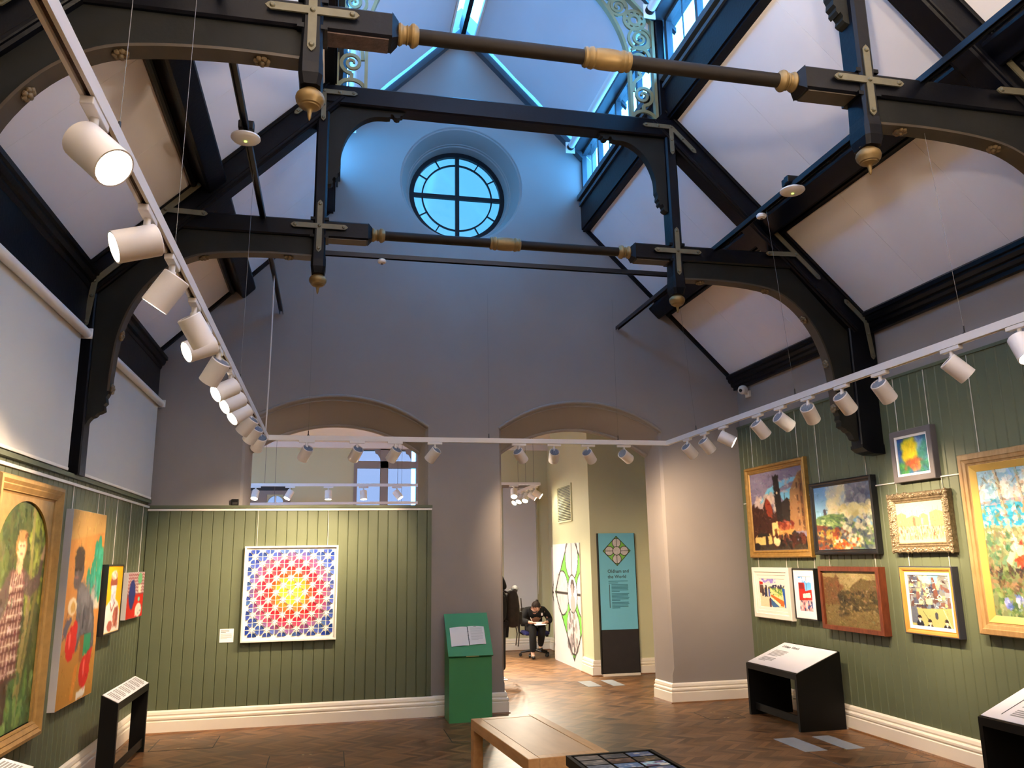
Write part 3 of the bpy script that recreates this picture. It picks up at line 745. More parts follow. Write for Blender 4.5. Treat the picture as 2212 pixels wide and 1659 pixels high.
for x, y, xt in ((TXR, 5.6, 1.95), (TXR, 3.82, 1.95), (TXR, 7.4, 1.95), (TXL, 3.25, -2.1), (TXL, 2.35, -2.1), (TXL, 5.7, -2.1), (-1.72, TYE, None), (.1, TYE, None), (1.5, TYE-.04, None)):
    top = (xt if xt else x, y if xt else 7.37, RZ-.02)
    if not xt: top = (x, TYE, 4.2)
    m = MB(); m.tube([(x, y, TZ+.03), (x if not xt else xt, y, RZ if xt else rz(0)*0+4.45)], .0012, 5); m.build('hanging_wire', WIRE, track)
    MB().lathe([(.012, 0), (.012, .008), (.005, .012), (.004, .05)], (x, y, TZ+.024), (0, 0, 1), 8).build('wire_grip', STRUT, track)
m = MB(); pth = [Vector((TXL+.0, TYE-.15, TZ+.03)), Vector((TXL+.01, TYE-.18, 3.3)), Vector((TXL+.015, TYE-.2, 3.9)), Vector((-2.1, TYE-.2, RZ))]
m.tube(pth, .007, 6); m.build('supply_cable', PVC, track)

BODY_L, BODY_R = .145, .055
def body_mb():
    m = MB(); L, r = BODY_L/2, BODY_R
    m.lathe([(r-.004, L), (r, L-.004), (r, -L), (r-.005, -L), (r-.006, -L+.012), (r-.008, -L+.012), (r-.008, L-.012), (r-.006, L-.010), (r-.006, L)], (0, 0, 0), (0, 0, 1), 28, False)
    me = m.build('body', TRACKW, None, smooth=40); return me
def proto_head():
    R0 = empty('track_spotlight', (0, 0, 0))
    ad = MB(); ad.cbox(-.017, .017, -.075, .075, -.012, .012, .003); ad = ad.build('adapter', TRACKW, R0, world=False)
    m = MB(); m.tube([(0, 0, -.010), (0, 0, -.045)], .012, 10); m.tube([(0, 0, -.04), (0, 0, -.075)], .017, 10); m.build('stem', TRACKW, R0, world=False, smooth=40)
    b = body_mb(); b.parent = R0; b.location = (0, 0, -.105)
    MB().lathe([(.001, 0), (BODY_R-.009, 0), (BODY_R-.009, .004), (.001, .004)], (0, 0, -BODY_L/2+.010), (0, 0, 1), 24, False).build('lens', LENS, b, world=False)
    m = MB(); m.lathe([(.001, 0), (BODY_R-.009, 0), (BODY_R-.009, .004), (.001, .004)], (0, 0, BODY_L/2-.016), (0, 0, 1), 24, False)
    hs = m.build('back_plate', DARK, b, world=False)
    for k in range(-4, 5):
        x = k*.010; hh = math.sqrt(max(.0001, (BODY_R-.012)**2-x*x))
        MB().box(x-.0026, x+.0026, -hh, hh, BODY_L/2-.013, BODY_L/2-.003).build('fin', HEATSINK, hs, world=False)
    return R0
PROTO = proto_head()
def head(pos, d, on, label, group, energy=None, along='y', size=58, spot=True, near=True, colr=None, soft=.03):
    R0 = copy_tree(PROTO); R0.location = pos
    R0['label'] = label; R0['category'] = 'spotlight'; R0['group'] = group
    for c in R0.children:
        if c.name.startswith('adapter') and along == 'x': c.rotation_euler = (0, 0, math.pi/2)
        if c.name.startswith('body'):
            dv = Vector(d).normalized(); q = (-dv).to_track_quat('Z', 'Y')
            c.rotation_euler = q.to_euler()
            c.location = Vector((0, 0, -.095)) + dv*.03 if dv.z < 0 else Vector((0, 0, -.165))
            if not on:
                for l in c.children:
                    if l.name.startswith('lens'): 
                        l.data = l.data.copy(); l.data.materials.clear(); l.data.materials.append(LENSOFF)
            elif spot:
                ld = bpy.data.lights.new('spot_beam', 'SPOT'); ld.energy = energy or SPOT_W; ld.color = colr or WARM
                ld.spot_size = math.radians(size); ld.spot_blend = 1.0; ld.shadow_soft_size = soft
                lo = bpy.data.objects.new('spot_beam', ld); COL.objects.link(lo); lo.parent = c; lo.location = (0, 0, -BODY_L/2-.01)
    return R0
ORD = ['first', 'second', 'third', 'fourth', 'fifth', 'sixth', 'seventh', 'eighth', 'ninth', 'tenth', 'eleventh', 'twelfth']
LH = [(2.121, (.62, -.30, -.62), 1), (2.773, (-.80, -.32, -.36), 1), (3.225, (-.50, .10, -.75), 1), (3.773, (.42, .35, -.72), 0), (4.158, (-.76, -.40, -.42), 1), (4.614, (-.45, .35, -.70), 1),
      (5.183, (-.72, -.45, -.48), 1), (5.598, (-.70, -.48, -.50), 1), (6.009, (-.66, -.42, -.58), 1), (6.50, (-.55, .30, -.65), 1), (6.95, (-.50, .45, -.65), 1), (7.45, (-.30, .65, -.6), 1)]
for i, (y, d, on) in enumerate(LH):
    head((TXL, y, TZ-.037), d, on, '%s white spotlight %s, %s from the camera along the left track' % ('lit' if on else 'unlit', 'turned to the left wall' if d[0] < 0 else 'turned into the room', ORD[i]), 'spotlights on the left track')
EH = [(-1.731, (-.38, .62, -.68)), (-1.244, (-.34, .66, -.66)), (-.866, (-.42, .58, -.70)), (-.466, (-.50, .50, -.66)), (.415, (.55, .50, -.60)), (.792, (.12, .80, -.50)), (1.166, (.56, .55, -.55)), (1.568, (.74, .50, -.38))]
for i, (x, d) in enumerate(EH):
    head((x, TYE-.02, TZ-.037), d, 1, 'white spotlight facing the end wall, %s from the left on the end track' % ORD[i], 'spotlights on the end track', along='x', energy=SPOT_W*(.9 if i < 4 else .8), size=58 if i in (1, 2) else 80)
RH = [(7.615, (.70, .25, -.60), 1), (7.219, (.66, .15, -.66), 1), (6.829, (.72, -.42, -.48), 1), (6.194, (.66, .10, -.70), 1), (5.831, (.80, .10, -.52), 1), (5.437, (.62, .45, -.60), 1), (5.006, (.66, .20, -.66), 1), (4.585, (.66, .20, -.66), 1), (3.939, (.62, -.25, -.66), 1), (3.449, (-.10, -.45, -.85), 1)]
for i, (y, d, on) in enumerate(RH):
    head((TXR, y, TZ-.037), d, on, ('white spotlight turned to the right wall, %s from the far corner on the right track' % ORD[i]) if d[0] > 0 else 'lit white spotlight aimed at the floor, nearest the camera on the right track', 'spotlights on the right track')
for i, (x, y, d) in enumerate([(TXL, yy, (.45, .15, .85)) for yy in (-.3, -1.5)] + [(TXR, yy, (-.45, .15, .85)) for yy in (.1, -.9, -1.9)]):  # heads added out of view, aimed up as warm fill for the roof
    head((x, y, TZ-.037), d, 1, 'added fill spotlight behind the camera, %s on the %s track' % (ORD[i % 5], 'left' if x < 0 else 'right'), 'added fill spotlights behind the camera', energy=REAR_FILL_W, size=120, colr=(1, .82, .62), soft=.12)
# far gallery tracks
track2 = empty('lighting_track', (-1.4, 13.3, 2.85), label='white lighting track seen above the green panel in the far gallery', cat='lighting track')
def trk(root, p0, p1):
    p0, p1 = Vector(p0), Vector(p1); d = (p1-p0).normalized(); n = Vector((-d.y, d.x, 0)); m = MB()
    m.loft([[q+n*a+Vector((0, 0, z)) for a, z in ((-.02, -.022), (.02, -.022), (.02, .022), (-.02, .022))] for q in (p0, p1)], True, True); m.build('track_run', TRACKW, root)
    for k in (.2, .8):
        q = p0+(p1-p0)*k; MB().tube([q, q+Vector((0, 0, 3.8-q.z))], .003, 5).build('hanging_wire', WIRE, root)
trk(track2, (-3.2, 13.28, 2.85), (.25, 13.22, 2.85))
track3 = empty('lighting_track', (-1.4, 14.85, 2.66), label='lower white lighting track just above the green panel edge, deep in the far gallery', cat='lighting track')
trk(track3, (-3.2, 14.9, 2.66), (.5, 14.8, 2.68))
track4 = empty('lighting_track', (1.8, 12.9, 2.85), label='white corner of lighting track seen through the open doorway', cat='lighting track')
trk(track4, (.7, 12.93, 2.85), (1.85, 12.91, 2.85)); trk(track4, (1.85, 12.91, 2.85), (1.86, 14.9, 2.85))
GH = [(-2.64, (-.1, .6, -.7)), (-2.12, (-.35, .4, -.7)), (-1.53, (0, .2, -.9)), (-.98, (.05, .25, -.9)), (-.45, (.45, .3, -.6)), (-.02, (-.3, -.25, -.7))]
for i, (x, d) in enumerate(GH):
    d2 = (d[0], -abs(d[1])*.6, d[2])
    head((x, 13.26, 2.815), d2, 1, 'small lit far gallery spotlight over the green panel, %s from left' % ORD[i], 'spotlights in the far gallery', along='x', energy=SPOT_W*2.6, size=125, colr=(1, .86, .66))
for i, (p, d) in enumerate((((1.42, 12.92), (-.1, -.5, -.8)), ((1.86, 13.2), (.75, -.3, -.55)), ((1.86, 13.55), (.75, -.25, -.55)), ((1.86, 13.9), (-.3, -.4, -.7)), ((1.86, 14.3), (-.5, -.4, -.65)), ((1.86, 14.65), (-.6, -.4, -.65)))):
    head((p[0], p[1], 2.815), d, 1, 'small white spotlight seen through the doorway, %s along the corner track' % ORD[i], 'spotlights by the doorway', along='x' if i == 0 else 'y', energy=SPOT_W*(.04 if d[0] > .5 else 1.8), size=100, colr=(1, .86, .66))
for o in [PROTO]+list(PROTO.children_recursive): bpy.data.objects.remove(o)
# ------------------------------------------------------------------ painted canvases (flat print as vertex colour on a fine grid)
class Cv:
    def __init__(s, w, h, bgc, seed=1):
        s.w, s.h = w, h; s.a = np.zeros((h, w, 3)); s.a[:] = np.array(bgc)/255.
        s.X, s.Y = np.meshgrid(np.linspace(0, 1, w), np.linspace(0, 1, h)); s.r = np.random.RandomState(seed)
    def put(s, mask, c, al=1.):
        s.a[mask] = s.a[mask]*(1-al)+np.array(c)/255.*al
    def poly(s, pts, c, al=1.):
        ins = np.zeros(s.X.shape, bool); n = len(pts)
        for i in range(n):
            x0, y0 = pts[i]; x1, y1 = pts[(i+1) % n]
            if y0 == y1: continue
            cond = ((y0 > s.Y) != (y1 > s.Y)) & (s.X < (x1-x0)*(s.Y-y0)/(y1-y0)+x0)
            ins ^= cond
        s.put(ins, c, al)
    def ell(s, cx, cy, rx, ry, c, al=1., rot=0.):
        q = max(rx, ry); i0, i1 = int(max(0, (cx-q)*(s.w-1))), int(min(s.w, (cx+q)*(s.w-1)+2)); j0, j1 = int(max(0, (cy-q)*(s.h-1))), int(min(s.h, (cy+q)*(s.h-1)+2))
        if i1 <= i0 or j1 <= j0: return
        co, si = math.cos(rot), math.sin(rot); dx, dy = s.X[j0:j1, i0:i1]-cx, s.Y[j0:j1, i0:i1]-cy
        k = ((dx*co+dy*si)/rx)**2+((-dx*si+dy*co)/ry)**2 < 1
        v = s.a[j0:j1, i0:i1]; v[k] = v[k]*(1-al)+np.array(c)/255.*al
    def strokes(s, n, sz=(.012, .03), jit=16, al=.65, rot=None, asp=1.):
        for _ in range(n):
            x, y = s.r.rand(), s.r.rand(); c = s.a[int(y*(s.h-1)), int(x*(s.w-1))]*255+s.r.randn()*jit+s.r.randn(3)*jit*.4
            k = sz[0]+(sz[1]-sz[0])*s.r.rand()
            s.ell(x+s.r.randn()*.006, y+s.r.randn()*.006, k, k*.35*asp, np.clip(c, 0, 255), al, s.r.rand()*3.14 if rot is None else rot+s.r.randn()*.4)
    def line(s, x0, y0, x1, y1, wd, c, al=1., asp=None):
        asp = asp or s.h/s.w
        dx, dy = x1-x0, (y1-y0)*asp; L2 = dx*dx+dy*dy+1e-9
        t = np.clip(((s.X-x0)*dx+(s.Y-y0)*asp*dy)/L2, 0, 1)
        s.put((s.X-x0-t*dx)**2+((s.Y-y0)*asp-t*dy)**2 < (wd/2)**2, c, al)
    def dabs(s, n, box, cols, sz=(.02, .05), al=.8, rot=None, asp=1.):
        for _ in range(n):
            x = box[0]+(box[1]-box[0])*s.r.rand(); y = box[2]+(box[3]-box[2])*s.r.rand(); k = sz[0]+(sz[1]-sz[0])*s.r.rand()
            c = cols[s.r.randint(len(cols))]
            s.ell(x, y, k*(.4+.6*s.r.rand()), k*asp*(.4+.6*s.r.rand()), c, al, s.r.rand()*3.14 if rot is None else rot+s.r.randn()*.3)
    def grad(s, y0, y1, c0, c1):
        t = np.clip((s.Y-y0)/(y1-y0), 0, 1)[..., None]; m = (s.Y >= y0) & (s.Y <= y1)
        g = np.array(c0)/255.*(1-t)+np.array(c1)/255.*t; s.a[m] = g[m]
    def blur(s, k=1):
        for _ in range(k):
            p = np.pad(s.a, ((1, 1), (1, 1), (0, 0)), 'edge')
            s.a = (p[1:-1, 1:-1]*2+p[:-2, 1:-1]+p[2:, 1:-1]+p[1:-1, :-2]+p[1:-1, 2:])/6
    def grain(s, k=.03): s.a = np.clip(s.a+s.r.randn(s.h, s.w, 1)*k, 0, 1)
def grid_canvas(name, cv, P, u0, u1, v0, v1, wd, parent, m=None, cut=None):
    # P(u, v, w) -> world; v up
    h, w_ = cv.h, cv.w
    vs = [P(u0+(u1-u0)*i/(w_-1), v1+(v0-v1)*j/(h-1), wd) for j in range(h) for i in range(w_)]
    fs = [(j*w_+i, j*w_+i+1, (j+1)*w_+i+1, (j+1)*w_+i) for j in range(h-1) for i in range(w_-1)]
    off = parent.location if parent else Vector((0, 0, 0))
    me = bpy.data.meshes.new(name); me.from_pydata([tuple(Vector(p)-off) for p in vs], [], fs)
    lin = np.where(cv.a <= .04045, cv.a/12.92, ((cv.a+.055)/1.055)**2.4)
    at = me.color_attributes.new('paint', 'FLOAT_COLOR', 'POINT')
    buf = np.ones((h*w_, 4), np.float32); buf[:, :3] = lin.reshape(-1, 3); at.data.foreach_set('color', buf.ravel())
    me.materials.append(m or vcol_mat('oil_paint'))
    o = bpy.data.objects.new(name, me); COL.objects.link(o); o.parent = parent
    return o
def plane_fn(side):
    if side == 'right': return lambda u, v, w: (XPR-w, -u, v)
    if side == 'left': return lambda u, v, w: (XPL+w, u, v)
    return lambda u, v, w: (u, D-.032-w, v)
def measured(side, a0, a1, z0, z1, w):
    # corner positions read on the wall plane -> the plane w in front of the wall, along the same sight lines
    if side == 'right': k = (XPR-w-CX)/(3.5-CX); return -a1*k, -a0*k, CH+(z0-CH)*k, CH+(z1-CH)*k
    if side == 'left': k = (XPL+w-CX)/(-3.5-CX); return a0*k, a1*k, CH+(z0-CH)*k, CH+(z1-CH)*k
    k = (D-.032-w)/9.25; return CX+(a0-CX)*k, CX+(a1-CX)*k, CH+(z0-CH)*k, CH+(z1-CH)*k
def framed(name, label, side, meas, parts, cv, ci, cw, wires=0, wtop=None):
    """parts: (name, material, [(inset, height) ...]); cv canvas set back at inset ci, height cw"""
    wmax = max(p[1] for q in parts for p in q[2]) if parts else cw
    u0, u1, z0, z1 = measured(side, *meas, wmax)
    P = plane_fn(side); base = P((u0+u1)/2, z0, 0)
    R = empty(name, base, label=label, cat='painting')
    for nm, m, prof in parts:
        b = MB(); b.loft([[P(u0+i, z0+i, h), P(u1-i, z0+i, h), P(u1-i, z1-i, h), P(u0+i, z1-i, h)] for i, h in prof])
        if nm == 'ornate_frame':
            rng = random.Random(3); per = []
            for k in range(44): per.append((u0+(u1-u0)*(k+.5)/44, z0+.022)); per.append((u0+(u1-u0)*(k+.5)/44, z1-.022))
            for k in range(32): per.append((u0+.022, z0+(z1-z0)*(k+.5)/32)); per.append((u1-.022, z0+(z1-z0)*(k+.5)/32))
            n = Vector(P(0, 0, 1))-Vector(P(0, 0, 0))
            for pu, pv in per:
                r = .011+.009*rng.random()
                b.lathe([(r, 0), (r*.9, r*.5), (r*.4, r*.9), (.0005, r)], P(pu+rng.uniform(-.012, .012), pv+rng.uniform(-.012, .012), wmax-.012), n, 6)
        b.build(nm, m, R)
    if cv is not None: grid_canvas('canvas', cv, P, u0+ci, u1-ci, z0+ci, z1-ci, cw, R)
    bk = MB(); bk.loft([[P(u0+.01, z0+.01, h), P(u1-.01, z0+.01, h), P(u1-.01, z1-.01, h), P(u0+.01, z1-.01, h)] for h in (-.001, max(.004, cw-.006))], True, True); bk.build('backing_board', DARK, R)
    top = wtop or {'right': 3.2, 'left': 2.24, 'end': 2.21}[side]
    for k in range(wires):
        u = u0+(u1-u0)*(.12+.76*k/max(1, wires-1))
        b = MB(); q = [P(u-.0016, z1-.01, .003), P(u+.0016, z1-.01, .003), P(u+.0016, z1-.01, .0085), P(u-.0016, z1-.01, .0085)]
        b.loft([q, [Vector(p)+Vector((0, 0, top-z1+.01)) for p in q]], True, True); b.build('hanging_rod', WHITE, R)
    return R, P, (u0, u1, z0, z1)
GILT = mat('gilt_frame', (.36, .20, .05), .38, metal=.35, var=.18, scale=20)
GILT2 = mat('pale_gilt_frame', (.36, .21, .065), .42, metal=.2, var=.15, scale=20)
GILTSLIP = mat('bright_gilt_slip', (.75, .50, .13), .3, metal=.3, var=.06)
OAK = wood_mat('oak_frame', (.33, .19, .07), (.46, .28, .12), .4, (20, 20, 4))
BLKF = mat('black_frame', (.012, .012, .014), .35, var=.2)
GREYF = mat('grey_frame', (.12, .105, .11), .6, var=.1)
WHF = mat('white_frame', (.80, .74, .66), .5, var=.03)
MOUNT = mat('white_mount', (.80, .78, .80), .7, var=.01)
SILVER = mat('silver_gilt_ornament', (.21, .16, .095), .35, metal=.5, var=.35, scale=40, bump=.5, bscale=90)
REDWOOD = wood_mat('red_brown_frame', (.10, .022, .010), (.20, .05, .02), .35, (20, 20, 5))
ORANGEF = mat('orange_gold_frame', (.52, .235, .05), .4, metal=.15, var=.1)
NAVYF = mat('navy_frame', (.035, .036, .05), .4, var=.15)
CANVASIDE = mat('raw_canvas_edge', (.50, .47, .46), .8, var=.04)

# --- right wall
c = Cv(110, 150, (128, 118, 140), 2)
c.dabs(60, (0, 1, 0, .35), [(140, 130, 150), (118, 106, 126), (150, 138, 150)], (.08, .2), .35, 0, .35)
for p in (((.35, .22), (.62, .14), (.85, .12), (.98, .14), (.7, .2), (.5, .26), (.25, .32)), ((.55, .3), (.8, .24), (.78, .4), (.66, .42)), ((.12, .36), (.5, .26), (.46, .33), (.2, .4))): c.poly(p, (120, 190, 215))
c.dabs(26, (.12, .5, .3, .5), [(190, 165, 150), (214, 190, 165), (200, 175, 165)], (.05, .1), .8, 0, .9)
c.dabs(10, (.55, .9, .12, .3), [(205, 180, 170)], (.03, .09), .6, 0, .3)
c.poly([(0, .43), (.05, .38), (.06, .45), (.12, .42), (.14, .46), (.22, .47), (.26, .40), (.30, .33), (.36, .40), (.4, .44), (.44, .55), (.5, .5), (.55, .62), (.6, 1), (0, 1)], (62, 34, 26))
c.poly([(.27, .42), (.31, .33), (.38, .40), (.41, .5), (.40, .6), (.3, .56)], (150, 58, 36))
c.poly([(.46, .10), (.56, .07), (.60, .45), (.60, .66), (.50, .66), (.47, .4)], (36, 30, 28)); c.poly([(.45, .12), (.455, .05), (.48, .08), (.52, .05), (.555, .08), (.565, .04), (.575, .1)], (36, 30, 28))
c.ell(.52, .29, .016, .018, (240, 215, 170)); c.poly([(.59, .42), (.70, .36), (.76, .40), (.76, .68), (.6, .68)], (48, 40, 36)); c.line(.66, .3, .66, .4, .012, (48, 40, 36)); 
c.poly([(.76, .28), (.93, .07), (1, .06), (1, .78), (.72, .78), (.74, .5)], (158, 116, 76)); c.poly([(.92, .09), (1, .06), (1, .78), (.95, .78)], (120, 80, 48))
for k in range(4): c.line(.89, .2+.15*k, .89, .26+.15*k, .02, (90, 60, 42)); c.line(.96, .22+.15*k, .96, .3+.15*k, .02, (70, 46, 34))
c.poly([(.38, .66), (.5, .64), (.51, .84), (.38, .84)], (222, 190, 120)); c.poly([(.5, .72), (.78, .70), (.78, .86), (.5, .88)], (190, 140, 74)); c.poly([(.42, .74), (.47, .73), (.47, .84), (.43, .84)], (110, 70, 40))
c.dabs(40, (.5, .78, .66, .74), [(150, 66, 40), (170, 90, 60), (110, 40, 30)], (.02, .05)); c.poly([(.02, .84), (.08, .8), (.34, .79), (.36, .84), (.36, .93), (.02, .95)], (214, 180, 106)); c.poly([(.06, .83), (.1, .785), (.3, .78), (.32, .82)], (40, 34, 30))
c.poly([(0, .94), (1, .88), (1, 1), (0, 1)], (60, 50, 40)); c.dabs(90, (.4, 1, .82, .95), [(40, 30, 26), (66, 34, 26), (90, 44, 32), (30, 30, 32)], (.015, .05), .9, 0, 1.4); c.dabs(8, (.4, .5, .86, .92), [(235, 205, 150)], (.03, .06), .9, .3)
c.line(.26, .84, .26, .95, .05, (50, 36, 30)); c.ell(.06, .95, .06, .05, (34, 26, 24))
for k in range(14): c.line(.06+.03*k, .5+.02*(k % 3), .06+.03*k, .53+.02*(k % 3), .01, (100, 66, 48))
c.blur(1)
c.strokes(500)
framed('painting', 'tall gilt framed oil painting of a dark church tower above a city street', 'right', (7.86, 9.17, 1.615, 2.69), [('frame', GILT, [(0, 0), (0, .045), (.012, .055), (.03, .05), (.04, .032), (.055, .03), (.062, .04), (.075, .036), (.085, .024)])], c, .083, .024, 2)

c = Cv(116, 104, (130, 175, 205), 3)
c.grad(0, .5, (112, 160, 205), (150, 195, 215)); c.dabs(120, (.25, .8, 0, .5), [(226, 205, 150), (210, 196, 165), (238, 222, 165), (190, 190, 180)], (.05, .13), .45)
c.dabs(110, (.62, 1, 0, .42), [(92, 92, 108), (120, 118, 126), (72, 74, 92), (160, 155, 150)], (.04, .12), .5, .7); c.dabs(60, (.45, 1, .33, .52), [(240, 222, 150), (250, 238, 190), (215, 195, 120)], (.04, .1), .6, .6)
c.poly([(0, .5), (.12, .46), (.3, .44), (.48, .46), (.62, .55), (.75, .62), (1, .66), (1, 1), (0, 1)], (112, 138, 82)); c.dabs(90, (.05, .6, .47, .66), [(84, 120, 66), (140, 165, 92), (196, 206, 140), (70, 96, 66)], (.03, .08), .7, .35, .4)
c.poly([(.15, .45), (.155, .37), (.18, .35), (.205, .38), (.205, .45)], (70, 64, 74)); c.poly([(0, .6), (.2, .63), (.45, .72), (.7, .84), (.5, 1), (0, 1)], (110, 62, 46))
c.dabs(200, (0, .6, .68, 1), [(110, 66, 40), (60, 56, 62), (170, 140, 50), (200, 165, 90), (140, 60, 36), (50, 60, 74)], (.02, .06), .8)
c.dabs(200, (.45, 1, .5, 1), [(215, 205, 160), (150, 150, 130), (90, 96, 104), (60, 70, 92), (236, 226, 190), (120, 130, 110)], (.02, .06), .75, .8); c.dabs(60, (.3, .75, .82, 1), [(214, 110, 36), (190, 70, 34), (236, 160, 60), (245, 225, 190)], (.02, .05), .9)
c.blur(1)
c.strokes(420)
framed('painting', 'black framed landscape of a green hill under a yellow stormy sky', 'right', (6.77, 7.80, 1.64, 2.38), [('frame', BLKF, [(0, 0), (0, .06), (.012, .068), (.028, .062), (.036, .046), (.05, .040)])], c, .049, .040, 2)

c = Cv(76, 74, (40, 90, 130), 4)
c.dabs(50, (0, 1, 0, .5), [(30, 60, 150), (50, 90, 170), (30, 110, 140), (24, 50, 120)], (.08, .16), .6, 1.57); c.dabs(40, (.6, 1, .2, .75), [(60, 150, 110), (80, 170, 140), (50, 130, 120)], (.07, .14), .5, 1.5)
c.dabs(24, (.62, .85, .02, .4), [(180, 210, 230), (140, 180, 220)], (.03, .1), .5, 1.5); c.dabs(70, (.18, .58, .05, .62), [(240, 214, 30), (250, 230, 50), (226, 196, 20)], (.08, .15), .6, 1.5)
c.dabs(50, (.02, .5, .72, 1), [(40, 120, 70), (30, 96, 60), (70, 140, 60)], (.05, .1), .7, 1.5); c.dabs(60, (.2, .8, .62, .9), [(176, 60, 36), (206, 84, 40), (140, 76, 50)], (.03, .09), .7, 0); c.dabs(30, (.4, .78, .7, .95), [(235, 90, 40), (220, 50, 30), (245, 140, 50)], (.03, .06), .85, 1.3); c.dabs(30, (.7, 1, .7, 1), [(40, 130, 90), (30, 100, 80)], (.05, .09), .7)
c.blur(12); c.strokes(500, (.02, .07), 26, .35, 1.5, .6); c.blur(1)
c.strokes(200)
framed('painting', 'small grey framed abstract of yellow light on blue and green, topmost on the right wall', 'right', (5.905, 6.43, 2.262, 2.722), [('frame', GREYF, [(0, 0), (0, .055), (.004, .06), (.05, .06), (.052, .045)]), ('mount', MOUNT, [(.05, .052), (.07, .05), (.072, .042)])], c, .071, .042, 2)

c = Cv(110, 76, (190, 176, 136), 5)
c.grad(0, .6, (196, 184, 144), (206, 196, 160))
for x0, x1, y0, y1 in ((0, .22, .3, .6), (.22, .5, .38, .6), (.5, .68, .34, .58), (.72, 1, .28, .62)): c.poly([(x0, y1), (x0, y0), ((x0+x1)/2, y0-.06), (x1, y0), (x1, y1)], (160, 136, 98)); [c.line(x0+.04+.05*k, y0+.1, x0+.04+.05*k, y0+.16, .015, (170, 140, 104)) for k in range(int((x1-x0)/.05)-1)]
for x in (.12, .3, .36, .46, .8, .9): c.line(x, .14 if x > .7 else .22, x, .34, .012, (190, 160, 120))
c.line(.38, .40, .38, .54, .05, (196, 96, 74)); c.line(.55, .42, .55, .54, .04, (130, 120, 140))
for k in range(230):
    x = c.r.rand(); y = .58+.36*c.r.rand()**.8; hgt = .04+.10*(y-.5)
    c.line(x, y-hgt, x, y, .010+.006*c.r.rand(), [(150, 120, 84), (110, 84, 62), (176, 140, 100), (196, 150, 90), (120, 74, 60)][c.r.randint(5)], .8)
c.strokes(160)
framed('painting', 'pale street crowd picture in an ornate carved silver gilt frame', 'right', (5.815, 6.57, 1.645, 2.167), [('ornate_frame', SILVER, [(0, 0), (0, .05), (.010, .062), (.035, .058), (.050, .045), (.058, .05), (.070, .040), (.078, .046), (.086, .036)])], c, .085, .036, 2, 2.262)

c = Cv(66, 66, (226, 206, 170), 6)
c.poly([(0, 0), (1, 0), (1, .25), (.6, .3), (.15, .3), (0, .1)], (226, 214, 206)); c.dabs(20, (.1, .7, .0, .12), [(130, 110, 200), (150, 130, 210), (220, 215, 235)], (.03, .07), .8)
c.poly([(0, .1), (.15, .12), (.15, .2), (0, .22)], (190, 40, 36)); c.poly([(0, .22), (.15, .22), (.2, .6), (0, .5)], (96, 70, 60)); c.poly([(.4, .28), (.9, .34), (.98, .9), (.72, .98), (.42, .56)], (216, 210, 150))
c.dabs(60, (.42, .9, .3, .6), [(110, 150, 60), (160, 190, 80), (236, 226, 150), (80, 120, 60)], (.03, .07), .8); c.poly([(.45, .55), (.98, .78), (.9, .95), (.7, .9), (.44, .64)], (210, 110, 50)); c.poly([(.44, .62), (.8, .88), (.76, .96), (.42, .7)], (240, 226, 190)); c.poly([(.42, .68), (.75, .97), (.5, 1), (.4, .85)], (60, 100, 150)); c.poly([(.88, .3), (1, .34), (1, 1), (.95, .98)], (40, 90, 170))
c.dabs(40, (.38, 1, .22, .34), [(40, 46, 80), (60, 60, 90), (90, 70, 70)], (.02, .05), .9, 1.5)
for x, y, hh, col in ((.27, .45, .16, (36, 44, 70)), (.22, .5, .12, (50, 60, 90)), (.38, .48, .12, (70, 90, 170)), (.12, .5, .1, (60, 50, 60)), (.4, .85, .12, (90, 60, 70))): c.line(x, y-hh, x, y+hh, .07, col); c.ell(x, y-hh-.03, .03, .035, (70, 50, 46))
c.strokes(160)
framed('painting', 'white framed colourful picture of a market stall', 'right', (8.345, 9.16, .93, 1.505), [('frame', WHF, [(0, 0), (0, .05), (.006, .056), (.05, .056), (.056, .046), (.085, .046), (.09, .038)]), ('mount', WHF, [(.088, .04), (.125, .038), (.127, .034)])], c, .126, .034, 2, 1.63)

c = Cv(40, 84, (110, 170, 220), 7)
c.grad(0, .4, (80, 150, 220), (120, 190, 235)); c.dabs(8, (0, 1, .02, .2), [(235, 240, 245)], (.1, .2), .8); c.poly([(0, .18), (.45, .17), (.5, .42), (1, .36), (1, .75), (0, .75)], (180, 46, 40)); c.poly([(.05, .2), (.4, .2), (.42, .36), (.05, .36)], (130, 40, 44)); c.poly([(.3, .5), (.85, .46), (.9, .6), (.3, .62)], (240, 226, 210)); c.line(.62, .0, .62, .4, .04, (50, 60, 80)); c.poly([(0, .7), (1, .66), (1, 1), (0, 1)], (200, 150, 150)); c.dabs(40, (0, 1, .72, .98), [(60, 90, 150), (190, 60, 60), (230, 200, 200), (70, 60, 90)], (.05, .1), .85, 1.57)
c.strokes(60)
framed('painting', 'narrow black framed print of a red building with a wide white mount', 'right', (7.845, 8.27, .965, 1.50), [('frame', BLKF, [(0, 0), (0, .058), (.003, .06), (.012, .06), (.014, .05)]), ('mount', MOUNT, [(.012, .05), (.085, .048), (.087, .044)])], c, .086, .044, 2, 1.63)

